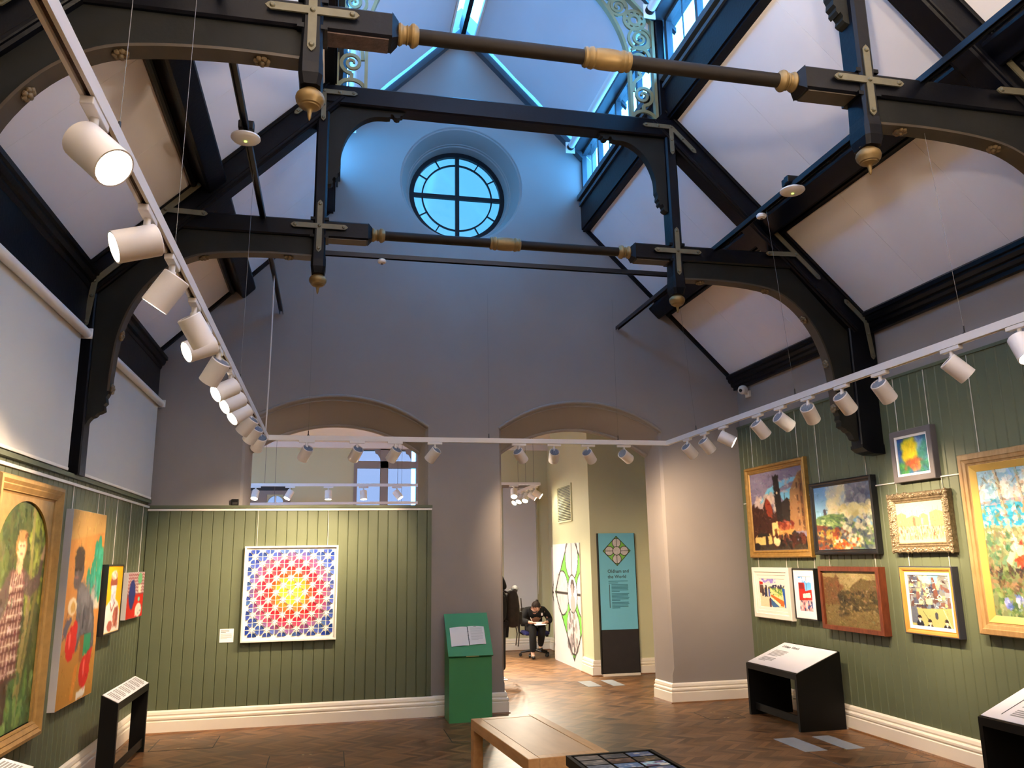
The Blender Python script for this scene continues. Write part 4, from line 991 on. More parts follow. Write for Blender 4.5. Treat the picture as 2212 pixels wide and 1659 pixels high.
c = Cv(110, 80, (112, 96, 58), 8)
c.grad(0, .5, (140, 122, 82), (118, 100, 60)); c.dabs(40, (.3, .9, 0, .3), [(165, 148, 104), (150, 134, 92)], (.06, .12), .4); c.poly([(0, .1), (.22, .12), (.26, .04), (.3, .14), (.36, .45), (.38, .62), (0, .62)], (104, 76, 46)); c.poly([(.5, .3), (.6, .2), (.72, .12), (.84, .16), (1, .14), (1, .7), (.5, .6)], (98, 82, 50))
c.dabs(26, (.05, .36, .2, .45), [(120, 70, 44), (90, 66, 40)], (.03, .08), .5); c.dabs(150, (.38, .98, .36, .7), [(66, 58, 36), (80, 68, 40), (54, 48, 34), (100, 82, 48)], (.02, .06), .75, 1.57, 1.6); c.dabs(26, (.28, .4, .4, .8), [(70, 60, 38), (52, 46, 32)], (.03, .07), .8, 1.57, 1.6)
c.dabs(120, (0, 1, .68, 1), [(128, 106, 64), (110, 90, 54), (96, 78, 46)], (.04, .1), .4, 0, .4); c.dabs(40, (.3, .95, .5, .8), [(160, 140, 96), (140, 118, 76)], (.012, .03), .8, 1.57); c.dabs(50, (.5, .95, .34, .44), [(120, 96, 62), (84, 64, 44)], (.012, .025), .9); c.blur(1); c.grain(.02)
c.strokes(500)
framed('painting', 'murky brown street crowd painting in a red brown wooden box frame', 'right', (6.80, 7.77, .90, 1.522), [('frame', REDWOOD, [(0, 0), (0, .075), (.004, .08), (.042, .08), (.045, .055)])], c, .044, .055, 2, 1.655)

c = Cv(84, 92, (110, 112, 110), 9)
for _ in range(150):
    x, y = c.r.rand(), c.r.rand()*.78; a, b = .04+.1*c.r.rand(), .05+.12*c.r.rand(); k = c.r.randn()*.03
    c.poly([(x, y), (x+a, y+k), (x+a+k, y+b), (x+k, y+b)], [(70, 78, 100), (50, 52, 70), (110, 74, 66), (150, 150, 140), (96, 110, 130), (176, 172, 120), (60, 44, 48), (130, 140, 150), (84, 60, 56)][c.r.randint(9)], .9)
c.poly([(.4, 0), (.75, 0), (.7, .14), (.45, .16)], (110, 180, 205)); c.dabs(12, (.3, .5, .02, .16), [(220, 214, 160)], (.04, .08), .9); c.poly([(.58, .04), (.64, .04), (.72, .4), (.62, .4)], (104, 66, 56))
for x, y, q in ((.48, .46, .08), (.28, .5, .06), (.74, .42, .05), (.46, .28, .05)): c.poly([(x-q, y), (x, y-q), (x+q, y)], (80, 58, 54)); c.poly([(x-q*.9, y), (x+q*.9, y), (x+q*.9, y+q*1.3), (x-q*.9, y+q*1.3)], (196, 190, 140)); c.line(x-q, y, x, y-q, .012, (235, 232, 220)); c.line(x, y-q, x+q, y, .012, (235, 232, 220))
for _ in range(26): x, y = c.r.rand(), c.r.rand()*.75; c.line(x, y, x+c.r.randn()*.12, y+c.r.randn()*.02, .010, (232, 230, 220))
for _ in range(16): x, y = c.r.rand(), c.r.rand()*.75; c.line(x, y, x+c.r.randn()*.02, y+c.r.randn()*.12, .010, (40, 40, 50))
c.poly([(0, .62), (.3, .66), (1, .62), (1, 1), (0, 1)], (150, 148, 96)); c.poly([(0, .62), (.15, .64), (.2, .95), (0, .95)], (84, 90, 104)); c.line(.3, .7, .5, .98, .012, (60, 60, 50)); c.line(.8, .66, .95, 1, .02, (190, 190, 150)); c.ell(.62, .78, .04, .07, (60, 62, 70))
for x, y in ((.2, .85), (.44, .92), (.84, .9)): c.ell(x, y+.12, .09, .09, (34, 36, 48)); c.ell(x, y-.02, .045, .05, (40, 32, 34)); c.ell(x, y+.01, .034, .042, (214, 178, 150)); c.ell(x, y-.03, .046, .028, (40, 32, 34)); c.poly([(x-.02, y+.05), (x+.02, y+.05), (x, y+.09)], (225, 220, 210))
c.strokes(120)
framed('painting', 'angular townscape with three dark haired figures in a gold and navy frame', 'right', (5.865, 6.51, .955, 1.53), [('outer_frame', NAVYF, [(0, 0), (0, .06), (.004, .066), (.010, .066)]), ('frame', ORANGEF, [(.009, .066), (.014, .068), (.030, .062), (.040, .050), (.048, .052), (.05, .048)]), ('slip', WHF, [(.049, .05), (.072, .046), (.074, .040)])], c, .073, .040, 2, 1.655)

c = Cv(170, 170, (150, 160, 130), 10)
c.grad(0, .3, (165, 190, 200), (215, 215, 200)); c.dabs(60, (0, .7, 0, .28), [(130, 180, 205), (226, 222, 210), (240, 235, 220), (150, 190, 205)], (.04, .12), .6, 0, .6); c.poly([(0, .22), (1, .17), (1, .2), (0, .25)], (170, 150, 160)); c.poly([(0, .25), (1, .2), (1, .42), (0, .38)], (48, 150, 185)); c.dabs(50, (0, 1, .22, .42), [(60, 165, 195), (40, 135, 175), (130, 195, 205)], (.03, .08), .6, 0, .3)
c.poly([(0, .4), (1, .42), (1, 1), (0, 1)], (120, 130, 90))
for x0, x1, y1, wd in ((.16, .25, .62, .030), (.34, .40, .5, .018), (.55, .62, .6, .026), (.78, .7, .55, .03), (.42, .50, .58, .015)): c.line(x0, 0, x1, y1, wd, (190, 175, 145)); c.line(x0+.01, 0, x1+.01, y1, wd*.3, (120, 104, 84))
for _ in range(70): x, y = c.r.rand(), c.r.rand()*.55; c.line(x, y, x+c.r.randn()*.05, y+.04+c.r.rand()*.1, .006, (130, 110, 86), .8)
c.dabs(300, (0, 1, .26, .55), [(222, 196, 170), (238, 214, 190), (200, 166, 150), (170, 150, 110), (130, 130, 90), (226, 180, 176)], (.008, .026), .85); c.dabs(120, (.3, 1, .0, .3), [(190, 150, 120), (170, 140, 106), (210, 180, 150)], (.008, .025), .7); c.dabs(120, (0, .4, .45, .7), [(96, 140, 110), (70, 110, 80), (150, 160, 110), (120, 100, 76)], (.012, .04), .7)
c.poly([(.22, .62), (.40, .56), (.62, .44), (.9, .36), (1, .36), (1, .72), (.6, .70), (.32, .70)], (200, 74, 50)); c.dabs(140, (.3, 1, .42, .70), [(214, 84, 54), (190, 56, 46), (226, 120, 80), (170, 50, 50), (240, 170, 130)], (.01, .035), .7, .5); c.poly([(.16, .63), (.24, .5), (.28, .5), (.33, .58), (.27, .6), (.25, .56), (.2, .66)], (224, 186, 160)); c.poly([(.62, .62), (.75, .56), (.78, .68), (.62, .7)], (220, 205, 180))
c.dabs(320, (0, 1, .66, .84), [(96, 74, 60), (70, 56, 46), (130, 100, 76), (150, 120, 90), (84, 100, 60), (60, 50, 50)], (.01, .035), .8); c.dabs(260, (0, 1, .82, 1), [(110, 140, 80), (84, 116, 70), (140, 160, 100), (70, 96, 64), (160, 170, 130)], (.01, .03), .8, 1.3)
for x, y, q in ((.26, .9, .05), (.32, .93, .035), (.5, .88, .03), (.46, .95, .025), (.7, .93, .04), (.12, .92, .03), (.85, .9, .04)): c.dabs(12, (x-q, x+q, y-q, y+q), [(140, 150, 214), (110, 120, 200), (190, 190, 230)], (.012, .025), .9)
c.strokes(1500)
framed('painting', 'large oak and gilt framed painting of blossom trees by blue water, right edge', 'right', (4.25, 5.655, 1.015, 2.418), [('outer_frame', OAK, [(0, 0), (0, .07), (.008, .08), (.045, .085), (.05, .078), (.075, .074), (.08, .062), (.095, .06)]), ('slip', GILTSLIP, [(.094, .062), (.098, .064), (.145, .044), (.147, .040)])], c, .146, .040, 2)

# --- left wall (coordinates read at x = -3.5)
c = Cv(90, 170, (70, 84, 44), 11)
c.dabs(200, (0, 1, 0, .7), [(60, 72, 40), (84, 96, 50), (50, 60, 36), (104, 112, 60), (96, 90, 54)], (.04, .1), .5); c.dabs(120, (.66, 1, .05, .5), [(150, 160, 60), (180, 190, 80), (120, 130, 60), (90, 104, 50)], (.015, .05), .7)
c.line(.68, .0, .74, .5, .05, (150, 140, 80)); c.line(.74, .45, .62, 1, .07, (140, 126, 76)); c.line(.9, .3, .66, .98, .05, (126, 118, 66)); c.dabs(90, (0, 1, .78, 1), [(96, 130, 62), (120, 150, 80), (70, 100, 56)], (.03, .08), .8, 1.2)
c.poly([(.22, .74), (.52, .74), (.5, .95), (.4, 1), (.14, 1)], (70, 56, 44)); c.poly([(.36, .32), (.60, .31), (.64, .45), (.62, .62), (.62, .76), (.12, .78), (.28, .5)], (110, 74, 66)); 
for k in range(7): c.line(.36+.035*k, .33, .18+.065*k, .77, .012, (206, 186, 166))
for k in range(7): c.line(.14, .40+.06*k, .64, .385+.06*k, .016, (196, 176, 156)); c.line(.14, .425+.06*k, .64, .41+.06*k, .02, (84, 50, 48))
c.poly([(.36, .31), (.22, .40), (.04, .56), (.12, .62), (.36, .46)], (92, 78, 70)); c.poly([(.60, .31), (.74, .36), (.86, .34), (.90, .26), (.95, .27), (.90, .40), (.76, .44), (.62, .42)], (92, 78, 70)); c.poly([(.88, .27), (.96, .19), (.99, .2), (.95, .28)], (206, 170, 130)); c.poly([(.02, .56), (.1, .52), (.16, .54), (.06, .64)], (206, 170, 130))
c.poly([(.46, .24), (.54, .24), (.56, .31), (.5, .345), (.44, .31)], (212, 174, 132)); c.ell(.5, .215, .10, .066, (168, 120, 70)); c.ell(.505, .225, .072, .058, (220, 184, 144)); c.ell(.5, .17, .085, .028, (176, 130, 80)); c.line(.47, .215, .49, .215, .014, (90, 70, 56)); c.line(.53, .215, .55, .215, .014, (90, 70, 56)); c.line(.5, .25, .53, .25, .014, (170, 80, 70))
c.ell(.5, .0, .001, .001, (0, 0, 0)); c.blur(1)
c.strokes(700)
R, P, (u0, u1, z0, z1) = framed('painting', 'large gilt framed portrait of a standing woman in plaid, with arched gold inset', 'left', (5.66, 6.95, .445, 2.245), [('frame', GILT2, [(0, 0), (0, .07), (.010, .085), (.03, .088), (.05, .075), (.058, .078), (.085, .062), (.09, .066), (.095, .054), (.105, .05)])], c, .104, .034, 0)
# arched gold spandrel board in front of the canvas
a0, a1, b0, b1 = u0+.104, u1-.104, z0+.104, z1-.104; mid, hw = (a0+a1)/2, (a1-a0)/2-.025
op = [(mid-hw, b0-.001), (mid-hw, b1-.42)] + [(mid-hw*math.cos(math.pi*k/24), b1-.42+.395*math.sin(math.pi*k/24)**.8) for k in range(1, 24)] + [(mid+hw, b1-.42), (mid+hw, b0-.001)]
ot = [(a0, b0-.001)] + op + [(a1, b0-.001), (a1, b1), (a0, b1)]
m = MB(); tri = tessellate_polygon([[Vector((p[0], p[1], 0)) for p in ot]]); n = len(ot)
m.add([P(p[0], p[1], .050) for p in ot]+[P(p[0], p[1], .036) for p in ot], [tuple(t) for t in tri]+[tuple(i+n for i in t) for t in tri]+[(i, (i+1) % n, (i+1) % n+n, i+n) for i in range(n)])
m.build('arched_inset', GILT2, R)

c = Cv(80, 150, (190, 128, 62), 12)
c.dabs(120, (0, 1, 0, 1), [(196, 140, 70), (182, 120, 58), (204, 150, 82)], (.06, .14), .3); c.poly([(0, .16), (1, .1), (1, .0), (0, 0)], (190, 148, 84)); c.poly([(0, .72), (.6, .7), (1, .74), (1, 1), (0, 1)], (176, 124, 52)); c.poly([(.72, .42), (.98, .40), (.98, .53), (.72, .54)], (196, 190, 170))
for x, y, rx, ry in ((.86, .22, .07, .1), (.76, .2, .05, .05), (.96, .26, .05, .08), (.74, .32, .06, .1), (.86, .38, .06, .1), (.95, .4, .05, .1), (.58, .36, .05, .06), (.68, .36, .05, .09), (.9, .3, .09, .05)): c.ell(x, y, rx, ry, (40, 140, 110)); c.ell(x+.02, y+.02, rx*.4, ry*.5, (60, 165, 140))
c.poly([(.28, .37), (.44, .38), (.66, .44), (.80, .50), (.88, .60), (.92, .74), (.82, .76), (.72, .67), (.48, .67), (.42, .74), (.33, .73), (.32, .55)], (86, 84, 88)); c.ell(.30, .31, .135, .075, (78, 72, 74)); c.ell(.29, .25, .14, .062, (58, 50, 46)); c.ell(.26, .37, .09, .045, (84, 78, 80))
c.dabs(60, (.36, .80, .42, .64), [(118, 118, 124), (66, 64, 68), (100, 100, 106), (136, 136, 142)], (.03, .09), .45, 1.2); c.ell(.60, .47, .10, .035, (126, 126, 132), .6, .4); c.ell(.54, .57, .03, .06, (52, 50, 54), .6); c.line(.18, .312, .24, .309, .025, (34, 30, 30)); c.line(.31, .31, .36, .313, .025, (34, 30, 30)); c.line(.21, .352, .28, .352, .025, (136, 98, 92)); c.ell(.25, .332, .025, .016, (104, 96, 96))
c.poly([(.48, .66), (.82, .66), (.82, .76), (.54, .78)], (40, 140, 96)); c.poly([(.50, .66), (.62, .66), (.62, .80), (.52, .80)], (150, 96, 50)); c.ell(.25, .69, .145, .088, (204, 34, 30)); c.ell(.33, .625, .07, .05, (204, 34, 30)); c.ell(.21, .67, .025, .045, (236, 100, 88)); c.ell(.70, .86, .15, .085, (204, 34, 30)); c.poly([(.74, .76), (.90, .74), (.86, .83), (.72, .82)], (186, 40, 34)); c.ell(.68, .84, .028, .048, (236, 100, 88)); c.poly([(.40, .82), (.50, .80), (.44, .98), (.34, .98)], (206, 130, 50)); c.poly([(.52, .96), (.78, .94), (.78, .985), (.52, .995)], (230, 226, 210))
c.poly([(.02, .60), (.1, .56), (.2, .55), (.22, .57), (.1, .64), (.0, .67)], (90, 86, 100)); c.ell(.2, .5, .12, .045, (216, 196, 160)); c.ell(.22, .505, .06, .03, (190, 150, 80)); c.line(.1, .53, .04, .58, .02, (140, 90, 50))
c.blur(1)
c.strokes(300)
R, P, q = framed('painting', 'tall unframed canvas of a boxer with red gloves and green shorts', 'left', (7.19, 8.19, .555, 2.104), [('canvas_edge', CANVASIDE, [(0, 0), (0, .05), (.002, .051)])], c, .0015, .051, 2)

c = Cv(50, 84, (244, 176, 12), 13)
c.poly([(.0, .62), (.22, .54), (.36, .5), (.62, .5), (.8, .56), (.96, .7), (1, 1), (0, 1)], (232, 226, 214)); c.ell(.46, .26, .22, .17, (150, 76, 60)); c.ell(.46, .14, .21, .07, (216, 196, 170)); c.dabs(18, (.27, .65, .1, .2), [(240, 226, 206), (190, 150, 130)], (.03, .06), .8); c.poly([(.3, .3), (.64, .3), (.62, .56), (.5, .62), (.32, .55)], (214, 214, 222)); c.dabs(16, (.34, .6, .36, .56), [(170, 170, 184), (236, 236, 240)], (.03, .07), .7); c.dabs(30, (.58, .82, .66, .9), [(176, 92, 76), (150, 70, 56), (196, 120, 100)], (.05, .1), .8, 1); c.ell(.38, .9, .16, .08, (176, 92, 76)); c.line(.3, .56, .42, .68, .04, (150, 80, 80)); c.line(.42, .68, .6, .56, .04, (150, 80, 80)); c.blur(1)
c.strokes(90)
framed('painting', 'black framed portrait on a bright yellow ground, third picture along the left wall', 'left', (8.42, 9.03, 1.01, 1.66), [('frame', BLKF, [(0, 0), (0, .09), (.003, .092), (.012, .092), (.014, .085)])], c, .013, .085, 2)
c = Cv(44, 60, (150, 66, 66), 14)
for k in range(9):
    for j in range(7): c.line(.0+.13*k, .0+.07*j, .06+.13*k, .035+.07*j, .04, (216, 200, 196)); c.line(.06+.13*k, .035+.07*j, .13+.13*k, .0+.07*j, .04, (216, 200, 196))
c.poly([(0, .55), (.5, .5), (1, .5), (1, 1), (0, 1)], (204, 40, 28)); c.ell(.28, .46, .19, .30, (44, 54, 120)); c.ell(.28, .7, .10, .1, (44, 54, 120)); c.ell(.72, .14, .13, .13, (110, 190, 130)); c.poly([(.62, .28), (.84, .28), (.8, .46), (.66, .46)], (220, 224, 190)); c.ell(.72, .6, .07, .05, (130, 210, 180)); c.ell(.72, .84, .2, .15, (226, 216, 200)); c.dabs(14, (.56, .9, .74, .96), [(90, 96, 100), (240, 232, 216)], (.03, .06), .7); c.blur(1)
c.strokes(60)
framed('painting', 'small unframed red and blue canvas nearest the end wall on the left', 'left', (9.24, 10.0, 1.10, 1.575), [('canvas_edge', CANVASIDE, [(0, 0), (0, .05), (.002, .051)])], c, .0015, .051, 2)

# --- quilted star relief on the end wall
R, P, (u0, u1, z0, z1) = framed('star_relief', 'square white framed relief of folded paper stars shading from blue through red to yellow', 'end', (-2.367, -1.386, .835, 1.828), [('frame', WHF, [(0, 0), (0, .05), (.003, .052), (.018, .052), (.020, .035)])], None, .02, .03, 2)
grid0 = MB(); grid0.loft([[P(u0+.02, z0+.02, h), P(u1-.02, z0+.02, h), P(u1-.02, z1-.02, h), P(u0+.02, z1-.02, h)] for h in (.02, .030)], True, True); grid0.build('ground', mat('paper_white', (.86, .84, .78), .8, var=.02), R)
vs, fs, cols = [], [], []
iu0, iv1, ss = u0+.035, z1-.035, (u1-u0-.07)/6.0
def scol(t):
    K = [(0, (252, 240, 70)), (.13, (250, 216, 50)), (.26, (240, 150, 44)), (.38, (226, 72, 36)), (.52, (214, 34, 56)), (.70, (196, 56, 90)), (.82, (140, 84, 130)), (.94, (66, 88, 160)), (1.3, (24, 56, 150))]
    for (a, ca), (b, cb) in zip(K, K[1:]):
        if t <= b: f = (t-a)/(b-a); return [ca[i]*(1-f)+cb[i]*f for i in range(3)]
    return K[-1][1]
n = Vector(P(0, 0, 1))-Vector(P(0, 0, 0))
for hx, hy in [(i+1, j+.5) for i in range(-1, 6) for j in range(6)] + [(i+.5, j+1) for i in range(6) for j in range(-1, 6)]:
    for sx in (-1, 1):
        for sy in (-1, 1):
            quad = [(.018, .018), (.30, .04), (.29, .145), (.238, .218), (.218, .238), (.145, .29), (.04, .30)]
            q = [(hx+sx*a, hy+sy*b) for a, b in quad]
            if min(p[0] for p in q) < -.02 or max(p[0] for p in q) > 6.02 or min(p[1] for p in q) < -.02 or max(p[1] for p in q) > 6.02: continue
            cx_, cy_ = hx+sx*.14, hy+sy*.14
            t = math.hypot((cx_-3.05)/3.3, (cy_-3.0)/3.3)
            t = max(t, .0); cc = [random.uniform(.88, 1.06)*k for k in scol(t*1.02+max(abs(cx_-3), abs(cy_-3))/3.*.16-.10)]
            o = len(vs)
            vs += [tuple(P(iu0+ss*p[0], iv1-ss*p[1], .031+(.001 if k == 0 else .007 if k in (1, 6) else .012))) for k, p in enumerate(q)]
            fs.append(tuple(range(o, o+7))); cols += [cc]*7
me = bpy.data.meshes.new('folded_petals'); me.from_pydata([tuple(Vector(v)-R.location) for v in vs], [], fs)
at = me.color_attributes.new('paint', 'FLOAT_COLOR', 'POINT')
for i, cc in enumerate(cols): at.data[i].color = (*srgb(*[min(255, k) for k in cc]), 1)
me.materials.append(vcol_mat('folded_paper', .6)); o = bpy.data.objects.new('folded_petals', me); COL.objects.link(o); o.parent = R; o['kind'] = 'stuff'
# folded white star points between the petals
st = MB()
for i in range(7):
    for j in range(7):
        for ox in ((0, 0), (.5, .5)):
            cx_, cy_ = i+ox[0]+0, j+ox[1]+0
            if cx_ > 6 or cy_ > 6 or (ox == (0, 0) and (i in (0, 6) or j in (0, 6))): continue
            for k in range(8):
                a = math.pi/4*k; L = .46 if k % 2 == 0 else .27
                p0 = (cx_+L*math.cos(a), cy_+L*math.sin(a)); pl = (cx_+.10*math.cos(a+.4), cy_+.10*math.sin(a+.4)); pr_ = (cx_+.10*math.cos(a-.4), cy_+.10*math.sin(a-.4))
                pm = (cx_+.16*math.cos(a), cy_+.16*math.sin(a))
                f = lambda p, h: P(iu0+ss*p[0], iv1-ss*p[1], h)
                st.add([f((cx_, cy_), .034), f(pl, .032), f(p0, .033), f(pr_, .032), f(pm, .042)], [(0, 1, 4), (1, 2, 4), (2, 3, 4), (3, 0, 4)])
st.build('folded_stars', MATS['paper_white'], R, kind='stuff')
# ------------------------------------------------------------------ roller blinds on the left wall
for b0, b1, where in ((3.9, 6.385, 'before the far truss post'), (6.70, 9.20, 'between the far truss post and the end wall')):
    R = empty('roller_blind', (XL+.09, b0, 2.3), label='pale roller blind on the left wall, %s' % where, cat='blind', group='roller blinds on the left wall')
    MB().tube([(XL+.115, b0, 3.355), (XL+.115, b1, 3.355)], .034, 18).build('roller', WHITE, R, smooth=40)
    for yy in (b0-.012, b1): MB().cbox(XL+.05, XL+.155, yy, yy+.012, 3.315, 3.395, .003).build('end_bracket', PVC, R)
    MB().box(XL+.083, XL+.086, b0+.03, b1-.03, 2.335, 3.35).build('fabric', BLINDF, R)
    MB().cbox(XL+.077, XL+.092, b0+.03, b1-.03, 2.322, 2.345, .004).build('bottom_bar', WHITE, R)

# ------------------------------------------------------------------ small wall items
R = empty('security_camera', (XR, 8.94, 3.62), label='white security camera on the right wall under the black cornice', cat='camera')
MB().cbox(XR-.03, XR, 8.90, 9.00, 3.56, 3.64, .006).build('wall_bracket', PVC, R)
MB().tube([(XR-.02, 8.95, 3.60), (XR-.09, 8.95, 3.62)], .018, 10).build('arm', PVC, R, smooth=40)
dv = Vector((-.75, -.55, -.25)).normalized()
b = MB().lathe([(.02, -.055), (.052, -.05), (.056, -.02), (.056, .005), (.05, .01), (.05, .02), (.044, .035), (.03, .045), (.001, .048)], Vector((XR-.10, 8.93, 3.645)), dv, 20).build('housing', PVC, R, smooth=35)
MB().lathe([(.02, .045), (.02, .054), (.001, .055)], Vector((XR-.10, 8.93, 3.645)), dv, 14).build('lens', MATB, b, smooth=35)
R = empty('wall_sensor', (-2.49, D-.01, 2.262), label='small black box sensor standing on the green panel cap', cat='sensor')
MB().cbox(-2.53, -2.455, D-.04, D+.03, 2.262, 2.33, .006).build('case', MATB, R); MB().cbox(-2.518, -2.467, D-.044, D-.039, 2.27, 2.295, .002).build('window', DARK, R)
R = empty('label_card', (-2.5, D-.035, .85), label='small white text card beside the star relief', cat='label')
MB().box(-2.570, -2.432, D-.037, D-.032, .850, .985).build('card', MOUNT, R)
INK = mat('printed_grey_ink', (.30, .30, .29), .7, var=0); INK2 = mat('dark_print', (.03, .04, .05), .6, var=0)
def print_lines(P, u0, u1, v1, n, pitch, th, w, parent, m=INK, seed=0, last=.6, dirv=-1):
    rng = random.Random(seed); b = MB()
    for k in range(n):
        e = u1 if k < n-1 else u0+(u1-u0)*last
        e -= rng.random()*.08*(u1-u0)
        v = v1+dirv*pitch*k; q = [P(u0, v, w), P(e, v, w), P(e, v+dirv*th, w), P(u0, v+dirv*th, w)]
        b.add(q, [(0, 1, 2, 3)])
    return b.build('printed_lines', m, parent)
Pe = plane_fn('end')
print_lines(Pe, -2.56, -2.47, .972, 3, .010, .004, .0055, R, INK2); print_lines(Pe, -2.56, -2.445, .935, 6, .009, .0035, .0055, R)

# ------------------------------------------------------------------ green lectern with open folder
GRN = mat('bright_green_paint', (.045, .25, .09), .45, var=.05, scale=3)
L = empty('lectern', (0, 8.98, 0), label='bright green sloped lectern standing against the grey pier', cat='lectern')
LX0, LX1, LY0, LY1 = -.222, .232, 8.825, 9.175
MB().prism([(LY0, 0), (LY1, 0), (LY1, 1.045), (LY0, .640)], 'x', LX0, LX1).build('body', GRN, L)
sl_ = (1.068-.664)/(9.165-8.81); nrm = Vector((0, -sl_, 1)).normalized(); sdir = Vector((0, 1, sl_)).normalized()
def PL(u, t, h): return Vector((u, 8.805, .652))+sdir*t+nrm*h
m = MB(); tl = math.hypot(.36, .36*sl_)
m.loft([[PL(LX0-.012, 0, h), PL(LX1+.012, 0, h), PL(LX1+.012, tl, h), PL(LX0-.012, tl, h)] for h in (0, .016)], True, True); m.build('lid', GRN, L)
MB().box(-.045, .09, 8.795, 8.806, .652, .664).build('finger_pull', mat('brass_pull', (.35, .4, .15), .4, var=.05), L)
B_ = empty('open_folder', PL(0, .15, .017), label='open ring folder of white pages on the green lectern', cat='folder')
PAGE = mat('white_page', (.72, .71, .70), .6, var=.02)
def page(u0, u1, t0, t1, bend, nm):
    m = MB(); n = 8; lo = []
    for i in range(n+1):
        f = i/n; u = u0+(u1-u0)*f; h = .019+bend*math.sin(f*math.pi)
        lo.append([PL(u, t0+.008*f*(1 if u1 > 0.01 else -1), h), PL(u, t1-.010*f, h), PL(u, t1-.010*f, h-.004), PL(u, t0+.008*f*(1 if u1 > 0.01 else -1), h-.004)])
    m.loft(lo, True, True); return m.build(nm, PAGE, B_, smooth=50)
page(0.0, -.19, .125, .365, .010, 'page'); page(.008, .185, .13, .37, .008, 'page')
MB().tube([PL(.004, .14, .02), PL(.004, .36, .02)], .004, 6).build('spine', INK2, B_)
for t in (.2, .25, .3): MB().tube([PL(.004+.008*math.cos(a), t, .02+.010*math.sin(a)) for a in [k*.4 for k in range(9)]], .0015, 5).build('ring', WIRE, B_)
Pp = lambda u, v, w: PL(u, v, w)
print_lines(Pp, .03, .165, .345, 12, .014, .003, .0285, B_, INK, 3)
print_lines(Pp, .07, .12, .360, 1, .012, .004, .0285, B_, INK2, 3)

# ------------------------------------------------------------------ wooden bench
BWOOD = wood_mat('bench_oak', (.48, .25, .09), (.62, .35, .145), .4, (14, 2.2, 14)); BWOOD2 = wood_mat('bench_veneer', (.46, .28, .14), (.58, .37, .19), .42, (4, 1, 20))
A = Vector((-.355, 6.507)); C_ = Vector((-.291, 5.135)); X_ = Vector((.181, 6.555))
bx = (X_-A); wid = bx.length; bx.normalize(); by = (C_-A); ln = by.length; by.normalize()
ang = math.atan2(bx.y, bx.x)
R = empty('bench', (*((A+X_)/2+by*ln/2), 0), label='long light oak gallery bench in front of the green lectern', cat='bench'); R.rotation_euler = (0, 0, ang)
hw, hl = wid/2, ln/2; fw = .075
tp = MB()
for a in ((-hw, -hw+fw, -hl, hl), (hw-fw, hw, -hl, hl), (-hw+fw, hw-fw, hl-fw, hl), (-hw+fw, hw-fw, -hl, -hl+fw)): pass
MB().cbox(-hw, -hw+fw, -hl, hl, .385, .46, .004).build('side_rail', BWOOD, R, world=False); MB().cbox(hw-fw, hw, -hl, hl, .385, .46, .004).build('side_rail', BWOOD, R, world=False)
MB().cbox(-hw+fw, hw-fw, hl-fw, hl, .385, .46, .004).build('end_rail', BWOOD, R, world=False); MB().cbox(-hw+fw, hw-fw, -hl, -hl+fw, .385, .46, .004).build('end_rail', BWOOD, R, world=False)
MB().cbox(-hw+fw+.003, hw-fw-.003, -hl+fw+.003, hl-fw-.003, .42, .4585, .002).build('seat_panel', BWOOD2, R, world=False)
for sx in (-1, 1):
    for sy in (-1, 1): MB().cbox(*sorted((sx*hw, sx*(hw-fw))), *sorted((sy*hl, sy*(hl-fw))), 0, .385, .004).build('leg', BWOOD, R, world=False)

# ------------------------------------------------------------------ display case with picture tiles
zc = .60; k = (CH-zc)/(CH-.46)
def cs(x, y): return Vector((CX+(x-CX)*k, y*k))
c0 = cs(-.017, 5.164); c1 = cs(.552, 5.174); c2 = cs(.581, 4.671)
ex = (c1-c0); W_ = ex.length; ex.normalize(); ey = Vector((ex.y, -ex.x))
R = empty('picture_tile_table', (*(c0+ex*W_/2), 0), label='low black topped table of small picture tiles at the bottom edge of the picture', cat='table'); R.rotation_euler = (0, 0, math.atan2(ex.y, ex.x))
hw = W_/2; LN = .62
PINK = mat('pale_table_side', (.45, .36, .33), .6, var=.04)
m = MB(); m.box(-hw+.02, hw-.02, -LN+.02, -.02, .0, zc-.05); m.build('plinth', PINK, R, world=False)
m = MB()
for a in ((-hw, hw, -.022, 0), (-hw, hw, -LN, -LN+.022), (-hw, -hw+.022, -LN+.022, -.022), (hw-.022, hw, -LN+.022, -.022)): m.box(*a, zc-.05, zc)
m.build('rim', MATB, R, world=False)
MB().box(-hw+.022, hw-.022, -LN+.022, -.022, zc-.05, zc-.022).build('tray', MATB, R, world=False)
tw = (W_-.06)/3; rows = int((LN-.05)/(tw*.72))
pal = [[(90, 84, 78), (120, 112, 104)], [(60, 62, 66), (110, 100, 88), (40, 44, 50)], [(60, 80, 120), (190, 180, 160), (90, 100, 110)], [(100, 96, 88), (60, 62, 66), (150, 140, 124)], [(70, 50, 42), (110, 84, 66), (150, 120, 96)], [(66, 58, 46), (150, 124, 84), (96, 84, 66)], [(120, 130, 140), (70, 74, 84)], [(84, 110, 140), (200, 196, 190)], [(150, 190, 200), (230, 214, 186), (90, 60, 90)]]
